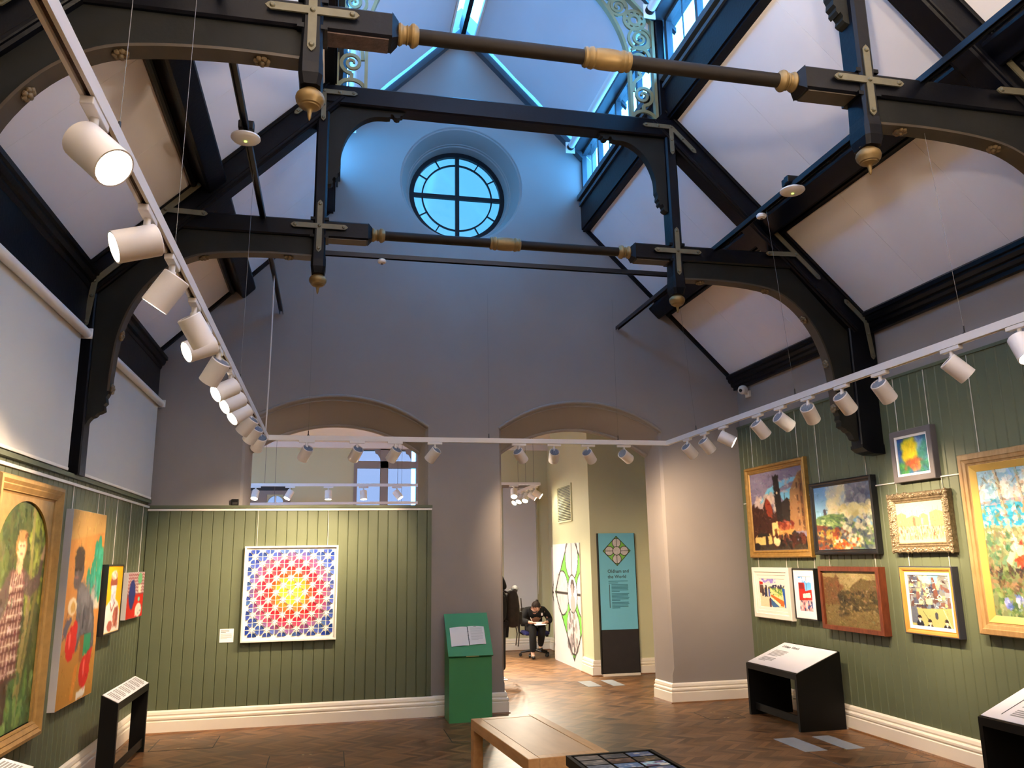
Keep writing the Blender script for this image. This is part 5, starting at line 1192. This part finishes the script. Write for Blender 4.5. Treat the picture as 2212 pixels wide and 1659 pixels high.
for j in range(rows):
    for i in range(3):
        x0 = -hw+.03+i*tw; y1 = -.03-j*tw*.72
        nm = (j*3+i) % 9
        t = empty('picture_tile', (0, 0, 0), parent=None)
        cv = Cv(22, 16, pal[nm][0], 30+nm); cv.dabs(26, (0, 1, 0, 1), [tuple(int(v) for v in q) for q in pal[nm]], (.08, .25), .8)
        Mx = Matrix.Rotation(math.atan2(ex.y, ex.x), 4, 'Z'); Mx.translation = Vector((*(c0+ex*W_/2), 0))
        t.matrix_world = Mx
        t['label'] = 'small picture tile on the black table, %s row %s column' % (['far', 'second', 'third', 'fourth', 'fifth'][j], ['left', 'middle', 'right'][i]); t['category'] = 'picture tile'; t['group'] = 'picture tiles on the low table'
        MB().cbox(x0+.003, x0+tw-.006, y1-tw*.72+.006, y1-.003, zc-.022, zc-.002, .003).build('block', MATB, t, world=False)
        g = grid_canvas('picture', cv, lambda u, v, w: (u, v, w), x0+.006, x0+tw-.009, y1-tw*.72+.009, y1-.006, zc-.0015, None); g.parent = t

# ------------------------------------------------------------------ low information stands
def stand(name, label, x_front, x_back, y0, y1, zf, zb, side, txt=None, seed=0, blocks=(), bar=False):
    """legs at y0 and y1, top sloping from the room side (x_front, zf) up to the wall side (x_back, zb)"""
    R = empty(name, ((x_front+x_back)/2, (y0+y1)/2, 0), label=label, cat='information stand')
    th = .035
    for yy in (y0, y1-th):
        MB().prism([(x_front, 0), (x_back, 0), (x_back, zb-.002), (x_front, zf-.002)], 'y', yy, yy+th).build('end_panel', MATB, R)
    dx = x_back-x_front
    m = MB(); m.prism([(x_front, zf), (x_back, zb), (x_back, zb-.055), (x_front, zf-.055)], 'y', y0+th, y1-th); m.build('shelf', MATB, R)
    MB().prism([(x_front+dx*.12, .05), (x_front+dx*.16, .05), (x_front+dx*.16, .12), (x_front+dx*.12, .12)], 'y', y0+th, y1-th).build('stretcher', MATB, R)
    nv = Vector((-(zb-zf), 0, dx)).normalized(); nv = nv if nv.z > 0 else -nv
    tv = Vector((dx, 0, zb-zf)); 
    def P(u, v, h):   # u 0..1 along y (reading left to right), v 0..1 from the room edge up to the wall edge
        yy = y0+.012+(y1-y0-.024)*u if side == 'left' else y1-.012-(y1-y0-.024)*u
        return Vector((x_front, yy, zf))+tv*(.035+.93*v)+nv*h
    m = MB(); m.loft([[P(0, 0, h), P(1, 0, h), P(1, 1, h), P(0, 1, h)] for h in (.0, .004)], True, True); sh = m.build('text_sheet', MOUNT, R)
    for (u0, u1, v1, n, pitch, last) in blocks: print_lines(P, u0, u1, v1, n, pitch, pitch*.62, .0048, R, INK if n > 1 else INK, seed+n, last)
    if bar:
        b = MB(); b.add([P(.13, .12, .005), P(.14, .12, .005), P(.14, .86, .005), P(.13, .86, .005)], [(0, 1, 2, 3)]); b.build('printed_rule', INK2, R)
    if txt:
        o = P(.09, .80, .0046); ux = (P(1, .8, .0046)-P(0, .8, .0046)).normalized(); vx = (P(0, 1, .0046)-P(0, 0, .0046)).normalized()
        M = Matrix((ux, vx, ux.cross(vx))).transposed().to_4x4(); M.translation = o-R.location
        text_obj(txt, .062, M, INK2, 'heading_text', R, True)
    return R
stand('information_stand', 'wide black stand with a white sloped text panel beneath the right wall pictures', 2.93, 3.42, 7.40, 8.38, .522, .715, 'right', 'Urban Views', 1, ((.09, .36, .66, 6, .045, .8), (.09, .36, .33, 4, .045, .6)))
stand('information_stand', 'black stand with a white text panel cut off at the lower right corner', 2.88, 3.36, 4.10, 5.06, .548, .745, 'right', None, 2, ((.2, .5, .86, 5, .045, .7), (.2, .5, .58, 5, .045, .9), (.2, .5, .30, 4, .045, .5), (.6, .9, .86, 8, .045, .7)), True)
stand('information_stand', 'narrow black label stand by the left wall below the small pictures', -3.065, -3.195, 7.26, 8.40, .585, .655, 'left', None, 3, tuple((.06+.155*k, .19+.155*k, .88, 7, .11, .7) for k in range(6)))
stand('information_stand', 'white topped label stand at the lower left corner under the large portrait', -3.03, -3.20, 4.2, 5.28, .565, .625, 'left', None, 4, tuple((.06+.155*k, .19+.155*k, .88, 7, .11, .7) for k in range(6)))

# ------------------------------------------------------------------ floor markers and hatches
TAPE = mat('grey_floor_tape', (.30, .32, .34), .5, var=.05)
for i, (x0, x1, y0, y1, lb) in enumerate(((2.535, 2.745, 6.69, 7.22, 'grey floor strip before the wide stand, left of the near pair'), (2.92, 3.095, 6.67, 7.205, 'grey floor strip before the wide stand, right of the near pair'), (1.87, 2.055, 10.67, 11.16, 'grey floor strip inside the doorway, left of the far pair'), (2.205, 2.37, 10.645, 11.17, 'grey floor strip inside the doorway, right of the far pair'))):
    o = MB().cbox(x0, x1, y0, y1, 0, .004, .0015).build('floor_strip', TAPE, label=lb, cat='floor strip', group='grey floor strips')
BRASS = mat('brass_fitting', (.45, .36, .2), .35, metal=.6, var=.05)
for x0, x1, y0, y1, lb in ((2.40, 2.80, 8.22, 8.62, 'floor hatch outlined by the right doorway pier'), (-3.03, -2.47, 8.37, 8.90, 'floor hatch outlined beside the narrow label stand'), (-1.94, -1.30, 7.30, 7.87, 'floor hatch outlined in the floor at the bottom edge, left of the bench'), (2.55, 3.35, 6.12, 6.72, 'floor hatch outlined below the near grey floor strips'), (-.32, .35, 7.95, 8.55, 'floor hatch outlined in front of the green lectern')):
    R = empty('floor_hatch', ((x0+x1)/2, (y0+y1)/2, 0), label=lb, cat='floor hatch', group='floor hatches')
    m = MB()
    for a in ((x0, x1, y0, y0+.008), (x0, x1, y1-.008, y1), (x0, x0+.008, y0, y1), (x1-.008, x1, y0, y1)): m.box(*a, 0, .0012)
    m.build('seam', INK2, R)
    MB().box(x0+.008, x1-.008, y0+.008, y1-.008, -.002, .001).build('cover', PARQ, R)
    for fx in (.45, .55):
        for yy in (y0+.04, y1-.04): MB().lathe([(.012, 0), (.012, .0025), (.004, .003)], (x0+(x1-x0)*fx, yy, 0), (0, 0, 1), 10).build('lift_ring', BRASS, R)

# ------------------------------------------------------------------ far gallery: mural, banner panel
R = empty('mural_board', (2.255, 12.9, 0), label='white mural board with a stained glass diamond design on the doorway wall', cat='mural')
c = Cv(110, 140, (226, 220, 216), 20)
# u: 0 far (y 13.66) .. 1 near (12.13); v: 0 top (1.88) .. 1 bottom (0)
Yc, Zc, hwid, hh_ = 12.56, 1.10, 1.0, 1.0
U = lambda yy: (13.66-yy)/1.53
V = lambda zz: (1.88-zz)/1.88
cu, cvv = U(Yc), V(Zc); ru, rv = hwid/1.53, hh_/1.88
BK = (60, 54, 52)
c.poly([(cu-ru, cvv), (cu, cvv-rv), (cu+ru, cvv), (cu, cvv+rv)], (120, 200, 80))
for dx, dy in ((0, -.56), (0, .56), (-.56, 0), (.56, 0)):
    c.ell(cu+dx*ru, cvv+dy*rv, .36*ru, .36*rv, BK); c.ell(cu+dx*ru, cvv+dy*rv, .335*ru, .335*rv, (216, 208, 206))
c.dabs(46, (cu-.3*ru, cu+.3*ru, cvv+.3*rv, cvv+.85*rv), [(120, 112, 112), (80, 74, 76), (160, 150, 150), (214, 206, 204)], (.02, .06), .6, 1.5); c.dabs(26, (cu-.85*ru, cu-.3*ru, cvv-.25*rv, cvv+.25*rv), [(196, 188, 188), (206, 198, 200)], (.02, .07), .6)
c.ell(cu, cvv, .27*ru, .27*rv*1.1, BK); c.ell(cu, cvv, .245*ru, .25*rv*1.1, (226, 220, 216)); c.ell(cu+.01, cvv-.06, .07, .06, (90, 80, 80)); c.ell(cu, cvv-.03, .045, .05, (170, 158, 154)); c.ell(cu+.01, cvv+.08, .085, .07, (176, 168, 166))
for a, b in (((cu-ru, cvv), (cu, cvv-rv)), ((cu, cvv-rv), (cu+ru, cvv)), ((cu+ru, cvv), (cu, cvv+rv)), ((cu, cvv+rv), (cu-ru, cvv))): c.line(*a, *b, .022, BK, asp=1.23)
c.line(cu-ru, cvv, cu-.26*ru, cvv, .026, BK); c.line(cu+.26*ru, cvv, cu+ru, cvv, .026, BK); c.line(cu, cvv-rv, cu, cvv-.28*rv, .014, BK); c.line(cu, cvv+.28*rv, cu, cvv+rv, .014, BK)
MB().box(2.252, 2.27, 12.13, 13.66, .0, 1.88).build('board', WHITE, R)
grid_canvas('print', c, lambda u, v, w: (2.2515-w, 13.66-1.53*u, v), 0, 1, 0, 1.88, .0, R, vcol_mat('matt_print', .7))
R = empty('mural_board', (2.59, 14.5, 0), label='narrow sliver of a second white mural board behind the seated person', cat='mural')
MB().box(2.575, 2.60, 13.95, 14.95, .22, 1.85).build('board', WHITE, R)
c = Cv(60, 90, (222, 218, 214), 21)
for a in ((.5, 0, 0, .5), (.5, 0, 1, .5), (0, .5, .5, 1), (1, .5, .5, 1), (0, .5, 1, .5)): c.line(*a, .03, BK)
c.ell(.5, .75, .25, .18, BK); c.ell(.5, .75, .22, .155, (200, 196, 194))
grid_canvas('print', c, lambda u, v, w: (2.5745-w, 14.95-u, v), 0, 1, .22, 1.85, 0, R, vcol_mat('matt_print', .7))

BLUE = mat('sky_blue_panel', (.16, .50, .64), .5, var=.02)
R = empty('banner_panel', (2.67, 11.5, 0), label='tall freestanding blue information banner with a black base in the far gallery', cat='banner')
yb = 11.52; kk = yb/11.6
bx0, bx1 = CX+(2.39-CX)*kk, CX+(2.948-CX)*kk; bz = lambda z: CH+(z-CH)*kk
MB().box(bx0-.012, bx1+.012, yb+.004, yb+.06, .03, bz(2.0)).build('frame', MATB, R)
MB().box(bx0, bx1, yb-.004, yb+.005, bz(.625), bz(2.0)).build('blue_face', BLUE, R)
MB().box(bx0, bx1, yb-.004, yb+.005, .04, bz(.622)).build('black_face', mat('dark_brown_face', (.018, .014, .012), .6, var=.2), R)
MB().box(bx0, bx1, yb-.02, yb+.08, 0, .032).build('foot', CREAM, R)
Pb = lambda u, v, w: (u, yb-.004-w, v)
dm = empty('stained_glass_emblem', Pb((bx0+bx1)/2, bz(1.74), .001), None); dm.location = Vector(dm.location)-R.location; dm.parent = R
cxm, czm, hr = (bx0+bx1)/2-.002, bz(1.742), .212
off = R.location+dm.location
def emb(m, nm, mt, h):
    m.v = [tuple(Vector(p)) for p in m.v]; return m.build(nm, mt, dm)
EG = mat('emblem_green', srgb(120, 190, 80), .6, var=.05); EW = mat('emblem_grey', srgb(196, 190, 188), .6, var=.15, scale=30); EB = mat('emblem_black', srgb(50, 46, 40), .6, var=0)
m = MB(); m.prism([(cxm-hr, czm), (cxm, czm+hr), (cxm+hr, czm), (cxm, czm-hr)], 'y', yb-.0055, yb-.004); emb(m, 'ground', EG, 0)
def disk(cx_, cz_, r, n=24, sx=1, sz=1): return [(cx_+r*sx*math.cos(2*math.pi*i/n), cz_+r*sz*math.sin(2*math.pi*i/n)) for i in range(n)]
for dx, dz in ((0, 1), (0, -1), (1, 0), (-1, 0)):
    emb(MB().prism(disk(cxm+dx*.115, czm+dz*.115, .066, 24, 1.0 if dx == 0 else 1.05, 1.05 if dx == 0 else 1.0), 'y', yb-.0062, yb-.005), 'petal', EW, 0)
    emb(MB().ribbon(disk(cxm+dx*.115, czm+dz*.115, .066), .009, yb-.0068, yb-.006, True), 'petal_lead', EB, 0)
emb(MB().prism(disk(cxm, czm, .062), 'y', yb-.0072, yb-.005), 'centre', EW, 0); emb(MB().ribbon(disk(cxm, czm, .062), .010, yb-.008, yb-.007, True), 'centre_lead', EB, 0)
emb(MB().ribbon([(cxm-hr, czm), (cxm, czm+hr), (cxm+hr, czm), (cxm, czm-hr)], .012, yb-.0068, yb-.005, True), 'outline_lead', EB, 0)
for a, b in (((cxm, czm+.065), (cxm, czm+hr)), ((cxm, czm-.065), (cxm, czm-hr)), ((cxm+.065, czm), (cxm+hr, czm)), ((cxm-.065, czm), (cxm-hr, czm))): emb(MB().ribbon([a, b], .008, yb-.0072, yb-.006), 'cross_lead', EB, 0)
def btext(t, u, v, size):
    M = Matrix(((1, 0, 0), (0, 0, -1), (0, 1, 0))).to_4x4(); M.translation = Vector(Pb(u, v, .0006))-R.location
    text_obj(t, size, M, INK2, 'heading_text', R, True)
btext('Oldham and', bx0+.122, bz(1.428), .066); btext('the World', bx0+.122, bz(1.350), .066)
TEAL = mat('teal_print', srgb(56, 120, 140), .6, var=0)
print_lines(Pb, bx0+.13, bx0+.43, bz(1.312), 2, .026, .010, .001, R, TEAL, 1, .55)
MB().box(bx0+.137, bx0+.146, yb-.0055, yb-.004, bz(.93), bz(1.262)).build('printed_rule', INK2, R)
for v1 in (1.262, 1.135, 1.01): print_lines(Pb, bx0+.172, bx0+.44, bz(v1), 6 if v1 > 1.1 else 5, .019, .011, .001, R, TEAL, int(v1*100), .5)
# sheer blind at the right far window
R = empty('roller_blind', (2.02, FY-.06, .55), label='sheer grey roller blind over the far doorway window', cat='blind')
MB().box(1.70, 2.335, FY-.075, FY-.072, .56, 2.98).build('fabric', SHEER, R)
MB().tube([(1.69, FY-.06, 3.0), (2.345, FY-.06, 3.0)], .03, 12).build('roller', GREYWALL, R, smooth=40)
MB().box(1.70, 2.335, FY-.08, FY-.065, .545, .57).build('bottom_bar', WHITE, R)
MB().tube([(2.36, FY-.06, 3.0), (2.36, FY-.06, 1.0)], .004, 5).build('pull_chain', WHITE, R)
# ------------------------------------------------------------------ office chair and people in the far gallery
def skin(name, V, E_, rad, m, parent, root=0, sub=2, sm=True):
    me = bpy.data.meshes.new(name); me.from_pydata(V, E_, [])
    o = bpy.data.objects.new(name, me); COL.objects.link(o); o.parent = parent
    md = o.modifiers.new('skin', 'SKIN'); md.use_smooth_shade = True
    for i, v in enumerate(me.skin_vertices[0].data):
        r = rad[i]; v.radius = r if isinstance(r, tuple) else (r, r); v.use_root = (i == root)
    o.modifiers.new('sub', 'SUBSURF').render_levels = sub; o.modifiers['sub'].levels = sub
    dg = bpy.context.evaluated_depsgraph_get(); ev = o.evaluated_get(dg)
    me2 = bpy.data.meshes.new_from_object(ev); me2.name = name; o.modifiers.clear(); o.data = me2; bpy.data.meshes.remove(me)
    me2.materials.clear(); me2.materials.append(m); me2.shade_smooth()
    return o
def chain(V, E_, R_, pts, rads, start=None):
    prev = start
    for p, r in zip(pts, rads):
        V.append(p); R_.append(r); i = len(V)-1
        if prev is not None: E_.append((prev, i))
        prev = i
    return prev
SKINM = mat('skin', (.50, .28, .19), .5, var=.04); HAIR = mat('dark_brown_hair', (.018, .010, .007), .6, var=.2, scale=40, spec=.2)
CLOTH = mat('black_clothing', (.003, .0028, .0034), .9, var=.2, scale=20); TROU = mat('black_trousers', (.0025, .0025, .003), .9, var=.2, scale=20)
SHOE = mat('black_shoe', (.008, .007, .007), .4, var=.1); CHB = mat('black_chair_plastic', (.008, .008, .008), .45, var=.1); CHBLUE = mat('blue_chair_fabric', (.012, .016, .11), .8, var=.15, scale=40)
K = .86
CHX, CHY = 2.05, 14.25
ch = empty('office_chair', (CHX, CHY, 0), label='black swivel office chair with a blue seat under the seated person', cat='chair')
B2 = lambda m, nm, mt, par=ch, sm=35: m.build(nm, mt, par, world=False, smooth=sm)
for k in range(5):
    a = math.radians(72*k+20); d = Vector((math.cos(a), math.sin(a), 0))
    leg = B2(MB().tube([d*.03+Vector((0, 0, .10)), d*.14+Vector((0, 0, .085)), d*.25+Vector((0, 0, .065))], [.024, .02, .015], 8), 'base_arm', CHB)
    n = Vector((-d.y, d.x, 0))
    B2(MB().lathe([(.01, -.02), (.028, -.018), (.028, -.004), (.012, 0), (.028, .004), (.028, .018), (.01, .02)], d*.255+Vector((0, 0, .028)), n, 14), 'castor', CHB, leg)
B2(MB().tube([(0, 0, .08), (0, 0, .25)], .028, 12), 'column_sleeve', CHB); B2(MB().tube([(0, 0, .2), (0, 0, .36)], .016, 10), 'gas_column', CHB)
B2(MB().cbox(-.09, .09, -.1, .1, .335, .365, .01), 'seat_plate', CHB)
B2(MB().cbox(-.22, .22, -.21, .20, .36, .425, .03), 'seat', CHBLUE)
B2(MB().tube([(0, .15, .35), (0, .26, .40), (0, .27, .55)], [.02, .02, .02], 8), 'back_stem', CHB)
B2(MB().cbox(-.19, .19, .235, .285, .48, .80, .022), 'backrest', CHB)
B2(MB().tube([(.12, 0, .345), (.2, 0, .335)], .008, 6), 'height_lever', CHB); B2(MB().lathe([(.02, 0), (.022, .02), (.02, .04)], (.2, 0, .335), (1, 0, 0), 10), 'lever_knob', CHB)
for s in (-1, 1):
    B2(MB().tube([(s*.19, .05, .36), (s*.27, .04, .40), (s*.275, .02, .52), (s*.26, -.06, .575), (s*.26, .1, .575)], [.014, .016, .016, .018, .018], 8), 'armrest', CHB)
# seated person: local x right, -y towards the camera
ps = empty('person', (CHX, CHY, 0), label='person in black clothes sitting hunched on an office chair, writing on a clipboard', cat='person')
V, E_, R_ = [], [], []
pel = chain(V, E_, R_, [(0, .05, .49), (0, .02, .58), (-.01, -.06, .68), (-.02, -.14, .755)], [.10, .10, .11, .10])
nk = chain(V, E_, R_, [(-.025, -.20, .80), (-.03, -.235, .825), (-.035, -.275, .845), (-.04, -.315, .83)], [.045, .05, .072, .06], pel)
hands = {}
for s, el, wr, hd in ((-1, (-.245, -.16, .60), (-.165, -.36, .590), (-.12, -.40, .585)), (1, (.235, -.14, .59), (.13, -.355, .585), (.075, -.385, .580))):
    e = chain(V, E_, R_, [(s*.15-.02, -.12, .765), (s*.205-.01, -.135, .68), el, ((el[0]+wr[0])/2, (el[1]+wr[1])/2, (el[2]+wr[2])/2), wr, hd], [.055, .046, .042, .034, .024, (.030, .016)], pel)
    hd = Vector(hd); f = (hd-Vector(wr)).normalized(); side = f.cross(Vector((0, 0, 1)))
    for k in range(4):
        b = hd+side*(.018-.012*k)+f*.012; L = .045-.006*abs(k-1.2)
        chain(V, E_, R_, [tuple(b), tuple(b+f*L*.55+Vector((0, 0, .004))), tuple(b+f*L+Vector((0, 0, -.012)))], [.008, .0075, .006], e)
    tb = hd-side*.02*(-1 if s < 0 else 1)-f*.01
    chain(V, E_, R_, [tuple(tb), tuple(tb+f*.02-side*.012*(-1 if s < 0 else 1)), tuple(tb+f*.038)], [.010, .008, .007], e)
LEGS = [[(-.085, .02, .475), (-.11, -.18, .485), (-.125, -.37, .49), (-.135, -.39, .30), (-.14, -.38, .09), (-.145, -.44, .045), (-.15, -.50, .035)],
        [(.085, .02, .475), (.075, -.18, .485), (.04, -.36, .485), (.045, -.27, .32), (.06, -.14, .18), (.055, -.17, .145), (.05, -.23, .135)]]
for pts in LEGS: chain(V, E_, R_, pts, [.075, .072, .058, .052, .034, .036, .028], 0)
skin('body', V, E_, R_, SKINM, ps)
# jacket
V, E_, R_ = [], [], []
pel = chain(V, E_, R_, [(0, .06, .47), (0, .03, .58), (-.01, -.05, .685), (-.02, -.135, .765), (-.025, -.185, .795)], [(.145, .115), (.15, .12), (.165, .12), (.13, .095), (.07, .06)])
for s, pts in ((-1, [(-.165, -.12, .765), (-.225, -.135, .69), (-.25, -.16, .605), (-.205, -.27, .595), (-.172, -.345, .590)]), (1, [(.13, -.11, .765), (.205, -.125, .69), (.24, -.14, .60), (.185, -.255, .588), (.14, -.34, .585)])):
    chain(V, E_, R_, pts, [.075, .066, .060, .048, .036], 3)
skin('jacket', V, E_, R_, CLOTH, ps)
V, E_, R_ = [], [], []
chain(V, E_, R_, [(0, .06, .475)], [.115])
for pts in LEGS: chain(V, E_, R_, [(pts[0][0], .02, .475)]+pts[1:5], [.088, .086, .072, .066, .050], 0)
skin('trousers', V, E_, R_, TROU, ps)
for pts in LEGS:
    a, t = Vector(pts[4]), Vector(pts[6]); h = Vector((a.x, a.y+.02, t.z)); V, E_, R_ = [], [], []
    chain(V, E_, R_, [tuple(h), tuple((h+t)/2), tuple(t+Vector((0, -.02, -.004)))], [(.038, .042), (.040, .036), (.030, .024)]); skin('shoe', V, E_, R_, SHOE, ps, sub=1)
# hair: cap and bun, ears, face features
hc = Vector((-.037, -.285, .845))
m = MB(); n = 18
lo = []
for i in range(9):
    f = i/8*1.9; r = .086*math.sin(f) if f > 0 else .001; z = .086*math.cos(f)
    ring_ = []
    for k in range(n):
        a = 2*math.pi*k/n; p = Vector((max(r, .001)*math.cos(a)*.92, max(r, .001)*math.sin(a), z))
        ring_.append(Matrix.Rotation(math.radians(-12), 3, 'X') @ p + hc+Vector((0, .008, .008)))
    lo.append(ring_)
m.loft(lo, True, True); hr_ = m.build('hair', HAIR, ps, world=False, smooth=60)
MB().lathe([(.001, -.03), (.022, -.022), (.03, 0), (.022, .022), (.001, .03)], hc+Vector((.025, .035, .085)), (.2, .3, 1), 14).build('bun', HAIR, hr_, world=False, smooth=60)
MB().lathe([(.001, -.01), (.009, -.006), (.011, .004), (.004, .016)], hc+Vector((0, -.088, -.035)), (0, -.5, -1), 8).build('nose', SKINM, ps, world=False, smooth=60)
for s in (-1, 1):
    MB().lathe([(.001, -.004), (.008, 0), (.001, .004)], hc+Vector((s*.026, -.078, -.012)), (0, -1, 0), 8).build('eye', HAIR, ps, world=False, smooth=60)
    MB().lathe([(.001, -.008), (.014, -.004), (.014, .004), (.001, .008)], hc+Vector((s*.074, -.01, -.012)), (1, 0, 0), 8).build('ear', SKINM, ps, world=False, smooth=60)
MB().box(hc.x-.016, hc.x+.016, hc.y-.072, hc.y-.066, hc.z-.066, hc.z-.060).build('mouth', mat('lip', (.3, .1, .08), .5, var=0), ps, world=False)
MB().cbox(.055, .085, -.262, -.256, .69, .735, .002).build('badge', PVC, ps, world=False)
cb = empty('clipboard', (CHX-.03, CHY-.40, .57), label='clipboard with paper on the lap of the seated person', cat='clipboard')
cb.rotation_euler = (math.radians(14), 0, math.radians(8))
MB().cbox(-.10, .12, -.09, .10, -.006, 0, .002).build('board', CHB, cb, world=False); MB().box(-.09, .11, -.085, .085, 0, .002).build('paper', PAGE, cb, world=False)
pn = empty('pen', (CHX-.15, CHY-.42, .60), label='pen in the hand of the seated person', cat='pen')
MB().tube([(.02, 0, -.025), (-.02, .02, .075)], .004, 6).build('barrel', PVC, pn, world=False)

# standing visitor, facing left, mostly hidden by the pier
vs_ = empty('person', (.90, 11.72, 0), label='person in dark clothes with a rucksack half hidden behind the grey pier', cat='person')
V, E_, R_ = [], [], []
pel = chain(V, E_, R_, [(0, 0, .74), (.0, 0, .88), (.01, 0, 1.02), (.0, 0, 1.17)], [.105, .10, .115, .105])
chain(V, E_, R_, [(-.01, 0, 1.25), (-.03, 0, 1.30), (-.045, 0, 1.37), (-.05, 0, 1.42)], [.046, .05, .075, .065], pel)
for s in (-1, 1):
    e = chain(V, E_, R_, [(0, s*.155, 1.15), (.02, s*.19, 1.0), (.02, s*.20, .87), (-.06, s*.19, .78), (-.13, s*.18, .72)], [.05, .042, .038, .03, .024], pel)
    for k in range(4): chain(V, E_, R_, [(-.155, s*.18+.012*(k-1.5), .705), (-.175, s*.18+.012*(k-1.5), .68), (-.172, s*.18+.012*(k-1.5), .655)], [.008, .0075, .006], e)
    chain(V, E_, R_, [(-.15, s*.15, .71), (-.17, s*.145, .695)], [.009, .008], e)
    chain(V, E_, R_, [(0, s*.08, .70), (.0, s*.085, .42), (.01, s*.09, .09), (-.05, s*.09, .04), (-.11, s*.09, .03)], [.08, .058, .036, .036, .026], 0)
skin('body', V, E_, R_, SKINM, vs_)
V, E_, R_ = [], [], []
pel = chain(V, E_, R_, [(0, 0, .70), (0, 0, .82), (.01, 0, 1.0), (0, 0, 1.16), (-.01, 0, 1.22)], [(.12, .15), (.12, .15), (.13, .17), (.12, .15), (.07, .08)])
for s in (-1, 1): chain(V, E_, R_, [(0, s*.16, 1.15), (.02, s*.2, 1.0), (.02, s*.21, .87), (-.05, s*.2, .79), (-.10, s*.19, .745)], [.068, .06, .054, .046, .036], 3)
skin('jacket', V, E_, R_, CLOTH, vs_)
V, E_, R_ = [], [], []
chain(V, E_, R_, [(.05, 0, 1.2), (.04, 0, 1.28), (.0, 0, 1.37), (-.03, 0, 1.44)], [(.06, .09), (.07, .09), (.095, .09), (.06, .06)]); skin('hood', V, E_, R_, CLOTH, vs_)
V, E_, R_ = [], [], []
chain(V, E_, R_, [(0, 0, .72)], [.12])
for s in (-1, 1): chain(V, E_, R_, [(0, s*.08, .69), (.01, s*.085, .42), (.02, s*.09, .12)], [.09, .07, .058], 0)
skin('trousers', V, E_, R_, mat('dark_denim', (.006, .007, .010), .9, var=.25, scale=30), vs_)
for s in (-1, 1):
    V, E_, R_ = [], [], []; chain(V, E_, R_, [(.05, s*.09, .042), (-.03, s*.09, .04), (-.12, s*.09, .03)], [(.042, .04), (.042, .036), (.034, .026)]); skin('shoe', V, E_, R_, SHOE, vs_, sub=1)
    MB().cbox(-.15, .095, s*.09-.042, s*.09+.042, .0, .014, .004).build('sole', PVC, vs_, world=False)
bp_ = empty('rucksack', (1.06, 11.72, .70), label='brown and black rucksack on the back of the half hidden person', cat='rucksack')
SACK = mat('dark_brown_canvas', (.018, .012, .009), .85, var=.35, scale=14, bump=.3, bscale=40)
m = MB(); lo = []
for z, dx, dy in ((.0, .04, .10), (.03, .09, .14), (.15, .105, .15), (.30, .10, .15), (.42, .085, .135), (.50, .06, .10), (.52, .03, .06)):
    lo.append([(.035+dx*math.copysign(abs(math.cos(a))**.7, math.cos(a)), dy*math.copysign(abs(math.sin(a))**.7, math.sin(a)), z) for a in [2*math.pi*k/20 for k in range(20)]])
m.loft(lo, True, True); sk_ = m.build('bag', SACK, bp_, world=False, smooth=50)
MB().cbox(.09, .165, -.11, .11, .04, .22, .025).build('front_pocket', mat('dark_grey_canvas', (.02, .018, .016), .85, var=.3, scale=20), bp_, world=False)
GREYC = mat('grey_brown_jacket', (.055, .046, .036), .8, var=.3, scale=25)
m = MB(); m.tube([(.06, -.1, .50), (.08, 0, .53), (.06, .1, .50)], [.035, .05, .035], 10); m.build('rolled_jacket', GREYC, bp_, world=False, smooth=60)
for s in (-1, 1):
    MB().tube([(.10, s*.07, .02), (.12, s*.07, -.10), (.10, s*.075, -.26)], .008, 6).build('hanging_strap', GREYC, bp_, world=False)
    MB().tube([(.15, s*.08, .40), (.165, s*.06, .25), (.13, s*.1, .1)], .007, 6).build('strap', PVC if s > 0 else GREYC, bp_, world=False)
    MB().tube([(-.02, s*.09, .47), (-.14, s*.10, .53), (-.27, s*.10, .44), (-.27, s*.11, .22), (-.05, s*.11, .08)], .012, 6).build('shoulder_strap', SACK, bp_, world=False)
